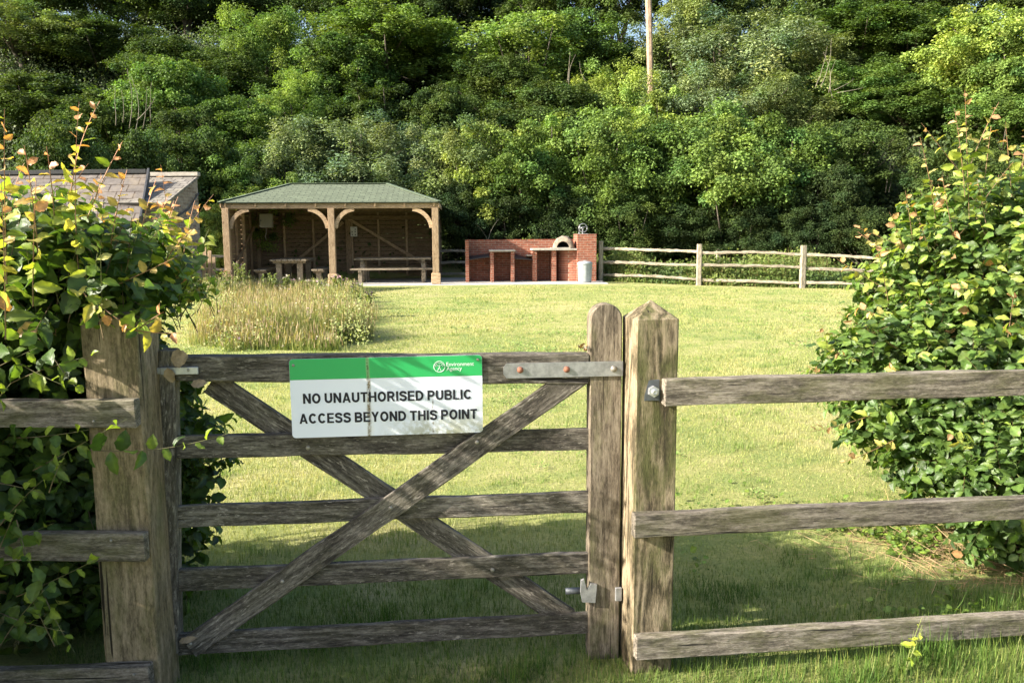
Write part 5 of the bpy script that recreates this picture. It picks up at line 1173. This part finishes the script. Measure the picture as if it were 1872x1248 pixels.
TL = [
 # skyline row: dark tall trees on the crest
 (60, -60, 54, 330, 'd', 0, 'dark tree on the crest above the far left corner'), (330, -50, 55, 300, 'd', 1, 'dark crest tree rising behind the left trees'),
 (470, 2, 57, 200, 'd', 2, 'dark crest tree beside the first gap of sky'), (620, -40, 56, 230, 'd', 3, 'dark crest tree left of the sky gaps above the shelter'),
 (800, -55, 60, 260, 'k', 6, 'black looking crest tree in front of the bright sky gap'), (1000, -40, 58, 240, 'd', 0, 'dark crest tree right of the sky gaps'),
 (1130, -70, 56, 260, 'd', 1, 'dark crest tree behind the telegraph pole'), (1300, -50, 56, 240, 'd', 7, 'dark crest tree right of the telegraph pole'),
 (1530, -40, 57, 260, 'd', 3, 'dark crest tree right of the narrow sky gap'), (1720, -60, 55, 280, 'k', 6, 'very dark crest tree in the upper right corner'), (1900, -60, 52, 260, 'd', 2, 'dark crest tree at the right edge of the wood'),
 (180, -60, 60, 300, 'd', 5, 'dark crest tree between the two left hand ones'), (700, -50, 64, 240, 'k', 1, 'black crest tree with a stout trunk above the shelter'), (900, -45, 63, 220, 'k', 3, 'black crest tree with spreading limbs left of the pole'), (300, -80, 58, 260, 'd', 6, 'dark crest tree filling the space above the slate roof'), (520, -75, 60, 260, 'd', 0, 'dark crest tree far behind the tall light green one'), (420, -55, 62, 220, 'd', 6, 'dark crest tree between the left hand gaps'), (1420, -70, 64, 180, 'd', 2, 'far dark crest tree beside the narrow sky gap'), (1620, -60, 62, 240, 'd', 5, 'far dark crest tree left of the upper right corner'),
 # upper slope
 (40, 10, 43, 230, 'o', 5, 'olive tree high on the bank at the left edge'), (175, 30, 44, 220, 'd', 0, 'deep green tree high on the bank left of the dark hollow'), (300, 70, 41, 190, 'd', 1, 'dark tree high above the slate roof'),
 (480, 8, 41, 190, 'b', 4, 'tall light green tree rising straight above the left end of the shelter'), (395, 95, 39, 200, 'd', 7, 'rounded tree left of the tall light green one'), (590, 70, 40, 150, 'd', 2, 'dark tree in the cleft right of the tall light green one'),
 (700, 8, 43, 280, 'b', 0, 'broad bright tree at the top of the bank above the shelter ridge'), (620, 60, 40, 190, 'm', 3, 'spreading tree above the middle of the shelter'), (820, 55, 44, 150, 'd', 1, 'dark narrow tree under the sky gap'),
 (960, 25, 42, 270, 'b', 7, 'large rounded bright tree high above the brick barbecue'), (1080, 20, 44, 200, 'm', 6, 'mid green tree left of the telegraph pole'), (900, 100, 40, 190, 'd', 0, 'tree on the shoulder of the large rounded bright one'),
 (1250, 10, 44, 210, 'o', 5, 'olive tree just right of the telegraph pole'), (1350, 25, 41, 300, 's', 4, 'tall feathery silver green tree right of the telegraph pole'), (1480, 70, 41, 190, 'o', 5, 'thin olive tree with bare stems showing'),
 (1560, 15, 43, 240, 'm', 3, 'mid green tree at the top of the bank above the right hedge'), (1680, 20, 42, 220, 'm', 0, 'leafy tree near the top right with light patches'), (1800, 10, 36, 240, 'y', 7, 'bright yellowish tree at the top right corner'),
 (1720, 90, 40, 220, 'd', 1, 'layered tree above the dark hollow on the right'), (1870, 60, 34, 200, 'b', 2, 'bright tree at the right edge above the hedge'),
 # middle slope
 (60, 130, 36, 240, 'd', 3, 'dark tree at the left edge behind the orange shoots'), (200, 170, 35, 200, 'd', 0, 'dark tree behind the tallest orange shoot'), (305, 105, 35.5, 200, 'm', 1, 'light topped tree above the slate roof'),
 (340, 190, 33, 170, 'd', 6, 'small leafy tree over the right end of the slate roof'), (430, 180, 34, 200, 'm', 7, 'leafy tree left of the shelter roof'), (530, 140, 36, 180, 'b', 5, 'light green feathery tree above the left roof hip'),
 (690, 150, 36, 220, 'd', 2, 'spreading mid slope tree over the shelter'), (800, 160, 35.5, 160, 'd', 3, 'dark tree in the hollow right of the shelter roof'), (1000, 150, 37, 220, 'd', 1, 'mid slope tree behind the oven dome'),
 (1120, 110, 38, 170, 'y', 4, 'yellow leaved bush at the foot of the telegraph pole'), (1210, 160, 36, 170, 'y', 2, 'yellow green climber covered bush right of the telegraph pole'), (1290, 130, 37, 240, 's', 5, 'silvery bush in front of the feathery tree'),
 (1420, 130, 37, 220, 'o', 4, 'olive mid slope tree with pale twigs'), (1560, 110, 38, 220, 'm', 6, 'mid green tree left of the dark hollow'), (1660, 150, 36, 200, 'm', 3, 'layered tree overhanging the dark hollow'), (1830, 170, 33, 200, 'm', 0, 'mid green tree behind the tip of the right hedge'),
 # front edge of the wood
 (110, 215, 27, 240, 'd', 1, 'dark shrubby tree behind the tiled roof'), (250, 235, 28, 190, 'd', 2, 'dark shrubby tree behind the slate roof'), (345, 230, 30, 170, 'd', 6, 'small dark tree right of the slate roof'),
 (440, 255, 30.5, 170, 'm', 0, 'fresh green tree beside the left roof corner'), (630, 205, 32, 270, 's', 4, 'silver green willow like bush above the shelter ridge'), (530, 245, 31, 180, 's', 5, 'grey green bush above the left end of the ridge'),
 (745, 240, 31.5, 190, 's', 5, 'grey green bush above the right end of the ridge'), (850, 215, 31.5, 220, 'o', 4, 'feathery olive bush right of the shelter roof'), (900, 225, 31, 190, 'y', 7, 'light yellow green bush above the brick barbecue'),
 (1000, 210, 31.5, 200, 'b', 2, 'bright bush above the clay oven'), (1090, 190, 32, 220, 'b', 7, 'bright bush above the brick corner pier'), (1130, 250, 30.5, 210, 'm', 0, 'mid green bush right of the hand wheel'),
 (1220, 220, 31.5, 230, 'm', 3, 'leafy bush below the telegraph pole'), (1330, 235, 30.5, 260, 'b', 0, 'fresh green bush overhanging the second fence post'), (1300, 190, 33, 230, 'b', 6, 'light green bush in the middle of the right bank'),
 (1440, 220, 31, 220, 'm', 1, 'mid green bush above the third fence post'), (1550, 215, 32, 200, 'd', 7, 'dark bush left of the hollow'), (960, 260, 30.3, 200, 'm', 1, 'mid green bush directly behind the brick wall'), (1410, 290, 30.0, 190, 'd', 2, 'dark low bush between the second and third fence posts'),
 (1520, 300, 29, 170, 'k', 3, 'nearly black bush behind the third fence post'), (1760, 260, 29, 200, 'd', 1, 'dark bush hidden behind the right hedge'),
]
random.seed(11)
for px, pyt, Y, wp, tn, v, lb in TL:
    tree(px, pyt, Y, wp, tn, v, lb)
# lower shrubs; very dark ones have the shade under the crowns in their colour
for px, pyt, Y, wp, tn, v, lb in [
 (440, 335, 28.9, 170, 'y', 7, 'bright yellow green shrub against the left side of the shelter'), (385, 385, 27.5, 90, 'b', 2, 'small bright shrub between the outbuilding and the shelter'), (520, 318, 29.6, 150, 'b', 0, 'light shrub peeping over the left roof hip'),
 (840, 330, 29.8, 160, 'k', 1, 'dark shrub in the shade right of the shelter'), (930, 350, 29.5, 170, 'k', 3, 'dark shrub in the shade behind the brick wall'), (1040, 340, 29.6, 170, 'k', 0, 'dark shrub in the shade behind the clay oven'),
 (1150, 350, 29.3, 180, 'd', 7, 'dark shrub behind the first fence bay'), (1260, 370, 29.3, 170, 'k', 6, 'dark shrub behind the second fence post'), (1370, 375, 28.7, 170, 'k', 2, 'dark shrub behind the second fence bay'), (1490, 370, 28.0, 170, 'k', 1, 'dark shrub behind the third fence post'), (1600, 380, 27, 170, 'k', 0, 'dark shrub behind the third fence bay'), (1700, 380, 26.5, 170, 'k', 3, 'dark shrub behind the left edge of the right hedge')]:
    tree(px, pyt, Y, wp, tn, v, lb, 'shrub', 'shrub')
# bare pale stems standing in the gaps
def bare_stems(name_label, spots, Y):
    for k, (x0, y0, x1, y1) in enumerate(spots):
        pass
def stem_plant(label, segs, Y, r_=.025, mat=None):
    a0 = P(segs[0][0], segs[0][1], Y); rt = empty('bare_sapling', (a0.x, a0.y, gzf(a0.x, a0.y)), 0, label, 'sapling', 'bare stems on the bank')
    for (x0, y0, x1, y1) in segs:
        a, b = P(x0, y0, Y), P(x1, y1, Y+random.uniform(-.4, .4)); o0 = Vector(rt.location); bw = random.uniform(-.12, .12); L_ = (b-a).length; pts_ = [a.lerp(b, u/7)+Vector((bw*L_*math.sin(3.14*u/7)+random.uniform(-.02, .02)*L_*.4, 0, 0))-o0 for u in range(8)]
        link('stem', jmesh('stem', [tube(pts_, [r_*(.75-.08*u) for u in range(8)], 5)], True), mat or M_PALE, rt, Matrix.Translation(o0))
stem_plant('cluster of bare pale stems above the slate roof', [(236, 235, 232, 125), (248, 240, 240, 140), (262, 235, 268, 160), (225, 225, 222, 165), (275, 230, 277, 150), (250, 220, 285, 175), (212, 230, 210, 155)], 31.8)
stem_plant('two thin bare stems left of the telegraph pole', [(1037, 150, 1042, 95), (1072, 150, 1060, 115), (1040, 155, 1052, 100)], 36)
stem_plant('arching bare twigs in the middle of the right bank', [(1500, 160, 1520, 70), (1515, 170, 1505, 95), (1525, 165, 1560, 145), (1530, 170, 1580, 160), (1522, 180, 1528, 110), (1490, 160, 1512, 85)], 33.5, .02)
stem_plant('slim bare trunks in the dark hollow at right', [(1618, 352, 1630, 290), (1625, 352, 1636, 292)], 30.5, .03)
stem_plant('pair of slim trunks in the hollow behind the right hedge', [(1665, 350, 1680, 270), (1680, 340, 1690, 285)], 30.5, .025)
stem_plant('bare brown stem rising behind the barbecue wall', [(893, 442, 912, 400), (893, 442, 870, 408)], 27.3, .012)
# telegraph pole
a = P(1190, 190, 38.5); b = P(1184, -60, 38.5)
o = board('telegraph_pole', b, a, .26, .26, M_POLE, None, up=(0, 1, 0), bev=.07, jit=.004); tag(o, 'tall pinkish grey wooden telegraph pole standing among the trees on the bank', 'pole')

# ------------------------------------------------------------------ UNDERGROWTH
def scatter_leaves(name, X, Y, Z, sz, cols, mat, label, cat, kind='stuff', up=.6):
    N = len(X); nm = unit(rng.normal(0, .5, (N, 3))+np.array([-.2, -.5, up])); ld = unit(np.cross(nm, rng.normal(size=(N, 3))))
    T = (np.array([(0, 0, 0), (-.36, .45, .10), (.36, .45, .10), (0, 1, -.05)]), np.zeros((0, 4), int), np.array([(0, 2, 1), (1, 2, 3)]))
    o = np_obj(name, [place_leaves(T, np.stack([X, Y, Z], 1), ld, nm, sz, cols)], mat, None, (0, 0, 0)); tag(o, label, cat, kind=kind); return o
def undergrowth():
    N = 260000; X = rng.uniform(-26, 27, N); Y = rng.uniform(28, 50, N); pn = patchnoise(X, Y, 1.1, 5)
    Z = gz(X, Y)+np.abs(rng.normal(0, .6, N))*(1+.5*pn); ok = gz(X, Y) > .35; X, Y, Z = X[ok], Y[ok], Z[ok]
    scatter_leaves('undergrowth', X, Y, Z, rng.uniform(.10, .18, len(X)), rows_cols(len(X), [(0.035, 0.058, 0.018), (0.055, 0.085, 0.024), (0.09, 0.125, 0.035)], [3, 3, 2]), M_BLADE, 'dark leafy undergrowth covering the wooded bank', 'undergrowth')  # leaf colours lowered to carry some of the shade beneath the crowns
    # weeds and rough grass along the split rail fence
    N = 52000; u = rng.uniform(-.25, 5.0, N); i = np.clip(u.astype(int), 0, 4); f = u-i; A = np.array([tuple(p) for p in fp]); X = A[i, 0]*(1-f)+A[i+1, 0]*f; Y = A[i, 1]*(1-f)+A[i+1, 1]*f
    back = np.abs(rng.normal(0.25, 1.0, N)); Y = Y+back; pn = patchnoise(X, Y, 1.6, 31); hmax = np.clip(.75+.45*pn, .12, 1.35)*np.clip(back/.5, .25, 1)
    leafy = rng.random(N) < .62; lx = X[leafy]; ly = Y[leafy]; lz = gz(lx, ly)+hmax[leafy]*rng.random(leafy.sum())**.7
    tone = np.clip(pn[leafy, None]*.6+.5, 0, 1); cc = rows_cols(len(lx), [(0.05, 0.085, 0.022), (0.08, 0.13, 0.03)], [1, 1])*(1-tone)+rows_cols(len(lx), [(0.17, 0.21, 0.05), (0.12, 0.17, 0.035)], [1, 1])*tone
    scatter_leaves('fence_weeds', lx, ly, lz, rng.uniform(.05, .12, len(lx)), cc, M_BLADE, 'tangled green weeds and nettles growing along the split rail fence', 'weeds')
    gx, gy = X[~leafy], Y[~leafy]; M = len(gx); gh = hmax[~leafy]*rng.uniform(.5, 1.1, M)
    o = np_obj('fence_grass', [blades(gx, gy, np.maximum(gh, .1), np.full(M, .014), rows_cols(M, [(0.36, 0.30, 0.13), (0.22, 0.25, 0.07), (0.14, 0.18, 0.045)], [2, 2, 2]), .3)], M_BLADE, None, (0, 0, 0)); tag(o, 'rough uncut grass standing among the weeds by the split rail fence', 'long grass', kind='stuff')
undergrowth()

# weeds in the meadow patch and thistles along its far edge
def thistle(px, pyb, pyt, Y, label, head=(0.30, 0.20, 0.27)):
    p = P(px, pyb, Y); z0 = gzf(p.x, p.y); H = P(px, pyt, Y).z-z0; rt = empty('thistle', (p.x, p.y, z0), random.uniform(0, 6), label, 'thistle', 'thistles along the far edge of the wild grass')
    M = WM[rt.name]; st = []; lv = []; hd = []
    for k in range(random.randint(4, 6)):
        a = random.uniform(0, 6.28); l = random.uniform(.04, .16); h = H*random.uniform(.8, 1.0)
        pts = np.array([(0, 0, 0), (l*math.cos(a)*.4, l*math.sin(a)*.4, h*.5), (l*math.cos(a), l*math.sin(a), h)])
        st.append(sticks(pts[:-1], pts[1:], .007, np.tile([[0.16, .18, .07]], (2, 1)), .005))
        n = 22; u = rng.uniform(.3, 1, n)[:, None]; b = pts[0]*(1-u)+pts[2]*u; ld = unit(rng.normal(0, 1, (n, 3))+[0, 0, .6])
        lv.append(place_leaves(LEAF_C, b, ld, unit(rng.normal(0, .4, (n, 3))+[0, 0, 1]), rng.uniform(.05, .11, n), rows_cols(n, [(0.16, 0.20, 0.07), (0.22, 0.25, 0.10)], [1, 1]), np.full(n, .7)))
        m = 5; hb = np.tile(pts[2], (m, 1))+rng.normal(0, .008, (m, 3)); hd.append(place_leaves(LEAF_B, hb, unit(rng.normal(0, 1, (m, 3))+[0, 0, .8]), unit(rng.normal(0, 1, (m, 3))), rng.uniform(.025, .05, m), rows_cols(m, [head], [1]), np.full(m, 1.3)))
    for nm, pr, mt in [('stems', st, M_STEM), ('leaves', lv, M_BLADE)]+[('flower_head', [h_], M_BLADE) for h_ in hd]:
        V, Q, T, C = merge(pr); link(nm, np_mesh(nm, V, Q, T, C), mt, rt, M)
for q in ((432, 530, 478, 19.5, 'tall thistle in front of the left shelter post'), (447, 530, 484, 19.5, 'tall thistle right of the left shelter post', (.2, .22, .1)), (412, 530, 492, 19, 'leaning thistle at the foot of the left shelter post', (.4, .25, .2)),
          (488, 530, 503, 20, 'small thistle before the left leg of the end on table', (.2, .24, .1)), (504, 530, 500, 20, 'thistle before the end on table', (.2, .24, .1)), (519, 532, 504, 19.7, 'pale headed thistle under the end on table', (.45, .4, .36)), (531, 532, 507, 19.6, 'thistle before the right leg of the end on table'),
          (557, 532, 508, 20, 'slender thistle left of the small bench', (.45, .4, .36)), (575, 532, 510, 20, 'thistle right of the small bench'), (589, 532, 509, 19.5, 'thistle just left of the middle shelter post', (.4, .3, .35)), (612, 532, 505, 20, 'mauve thistle right of the middle shelter post', (.4, .24, .34)),
          (621, 532, 503, 20, 'tallest mauve thistle by the middle shelter post', (.4, .24, .34)), (629, 532, 508, 20, 'mauve thistle left of the long bench', (.4, .24, .34)), (643, 534, 515, 19, 'low thistle before the end of the long bench'), (655, 550, 519, 17.5, 'dark headed thistle at the right tip of the wild grass', (.12, .09, .1)), (672, 575, 535, 16, 'dark headed thistle leaning over the lawn', (.12, .09, .1))):
    thistle(*q)
def shrub_weeds(px0, px1, py0, py1, n, H, label):
    """leafy greener weeds inside the meadow patch"""
    px = rng.uniform(px0, px1, n); py = rng.uniform(py0, py1, n); pts = [G(a, b) for a, b in zip(px, py)]
    X = np.array([p.x for p in pts]); Y = np.array([p.y for p in pts]); k = 34; X = np.repeat(X, k)+rng.normal(0, .07, n*k); Y = np.repeat(Y, k)+rng.normal(0, .07, n*k); Z = gz(X, Y)+rng.random(n*k)*np.repeat(H*rng.uniform(.5, 1.1, n), k)
    return X, Y, Z
Q1 = [shrub_weeds(615, 672, 575, 640, 60, .55, ''), shrub_weeds(385, 500, 600, 643, 60, .42, ''), shrub_weeds(372, 420, 545, 600, 60, .6, ''), shrub_weeds(560, 655, 545, 590, 40, .55, '')]
X, Y, Z = (np.concatenate([q[i] for q in Q1]) for i in range(3))
scatter_leaves('meadow_weeds', X, Y, Z, rng.uniform(.02, .05, len(X)), rows_cols(len(X), [(0.15, 0.19, 0.06), (0.24, 0.27, 0.09), (0.33, 0.33, 0.15)], [2, 2, 1]), M_BLADE, 'leafy green weeds along the edges of the uncut grass', 'weeds')
# elder bush behind the left hedge, weeds near the fence
def near_weeds():
    N = 5200; X = rng.normal(2.15, .65, N); Y = rng.normal(4.0, .42, N); ok = (patchnoise(X, Y, 4.5, 12) > .05) & (X > .9) & (Y > 3.3); X, Y = X[ok], Y[ok]; n = len(X)
    nm = unit(rng.normal(0, .35, (n, 3))+[0, -.15, 1]); ld = unit(np.cross(nm, rng.normal(size=(n, 3))))
    c = rows_cols(n, [(0.12, 0.19, 0.035), (0.18, 0.25, 0.045), (0.08, 0.13, 0.03)], [3, 2, 2]); k = rng.random(n) < .5
    pr = [place_leaves(T, np.stack([X[m], Y[m], gz(X[m], Y[m])+rng.uniform(.01, .09, m.sum())], 1), ld[m], nm[m], rng.uniform(.012, .042, m.sum()), c[m], np.full(m.sum(), 1.25)) for T, m in ((LEAF_A, k), (LEAF_B, ~k))]
    o = np_obj('ground_weeds', pr, M_HEDGE, None, (0, 0, 0)); tag(o, 'low broad leaved weeds and clover in the grass behind the right hand fence', 'weeds', kind='stuff')
    # dead straw
    m = 800; X = rng.normal(2.45, .35, m); Y = rng.normal(4.15, .3, m); d = rng.normal(0, 1, (m, 3))*[1, 1, .18]; b = np.stack([X, Y, gz(X, Y)+.012], 1); L = rng.uniform(.05, .2, m)[:, None]
    o = np_obj('dry_straw', [sticks(b, b+unit(d)*L, .0016, rows_cols(m, [(0.42, .30, .17), (.30, .2, .11)], [2, 1]), .001)], M_STEM, None, (0, 0, 0)); tag(o, 'dry straw and twigs on bare soil under the right hedge', 'straw', kind='stuff')
    # fallen leaves on the grass
near_weeds()
def clover():
    N = 90000; Y = 5.0*(20/5.0)**rng.random(N); X = rng.uniform(-1, 1, N)*(Y*.62); ok = ((patchnoise(X, Y, 2.2, 61)+.5*patchnoise(X, Y, 7, 62)) > .95) & ~in_poly(X, Y, MC); X, Y = X[ok], Y[ok]; n = len(X)
    Z = gz(X, Y)+rng.uniform(.015, .035, n)
    scatter_leaves('clover', X, Y, Z, rng.uniform(.012, .022, n)*np.clip(Y/6, 1, 2.2), rows_cols(n, [(0.15, 0.23, 0.06), (0.24, 0.30, 0.11), (0.12, 0.18, 0.045)], [3, 2, 1]), M_BLADE, 'patches of clover and small weeds in the mown lawn', 'clover', up=1.6)
clover()
def sapling_weed(px, py, pyt, Y, label):
    p = P(px, py, Y); z0 = gzf(p.x, p.y); H = P(px, pyt, Y).z-z0; rt = empty('young_weed', (p.x, p.y, z0), 0, label, 'weed')
    P_, S_ = long_shoots([(p.x, p.y, z0)]*4, [(random.uniform(-.3, .3), random.uniform(-.2, .2), 1) for _ in range(4)], [H*random.uniform(.6, 1.05) for _ in range(4)], [(random.uniform(-.1, .1), 0, 0) for _ in range(4)], 26, .035, .06, [(0.12, 0.19, 0.035), (0.22, 0.29, 0.045), (0.34, 0.38, 0.06)], None, [(0.16, 0.18, 0.07), (0.25, 0.3, 0.08)], r=.002)
    np_obj('leaves', P_, M_HEDGE, rt, (p.x, p.y, z0)); np_obj('stems', S_, M_STEM, rt, (p.x, p.y, z0))
sapling_weed(1650, 1262, 1125, 2.95, 'young yellow green weed climbing past the lowest right hand rail')
sapling_weed(1740, 1110, 1020, 3.6, 'pale green seedling weed at the foot of the right hedge')
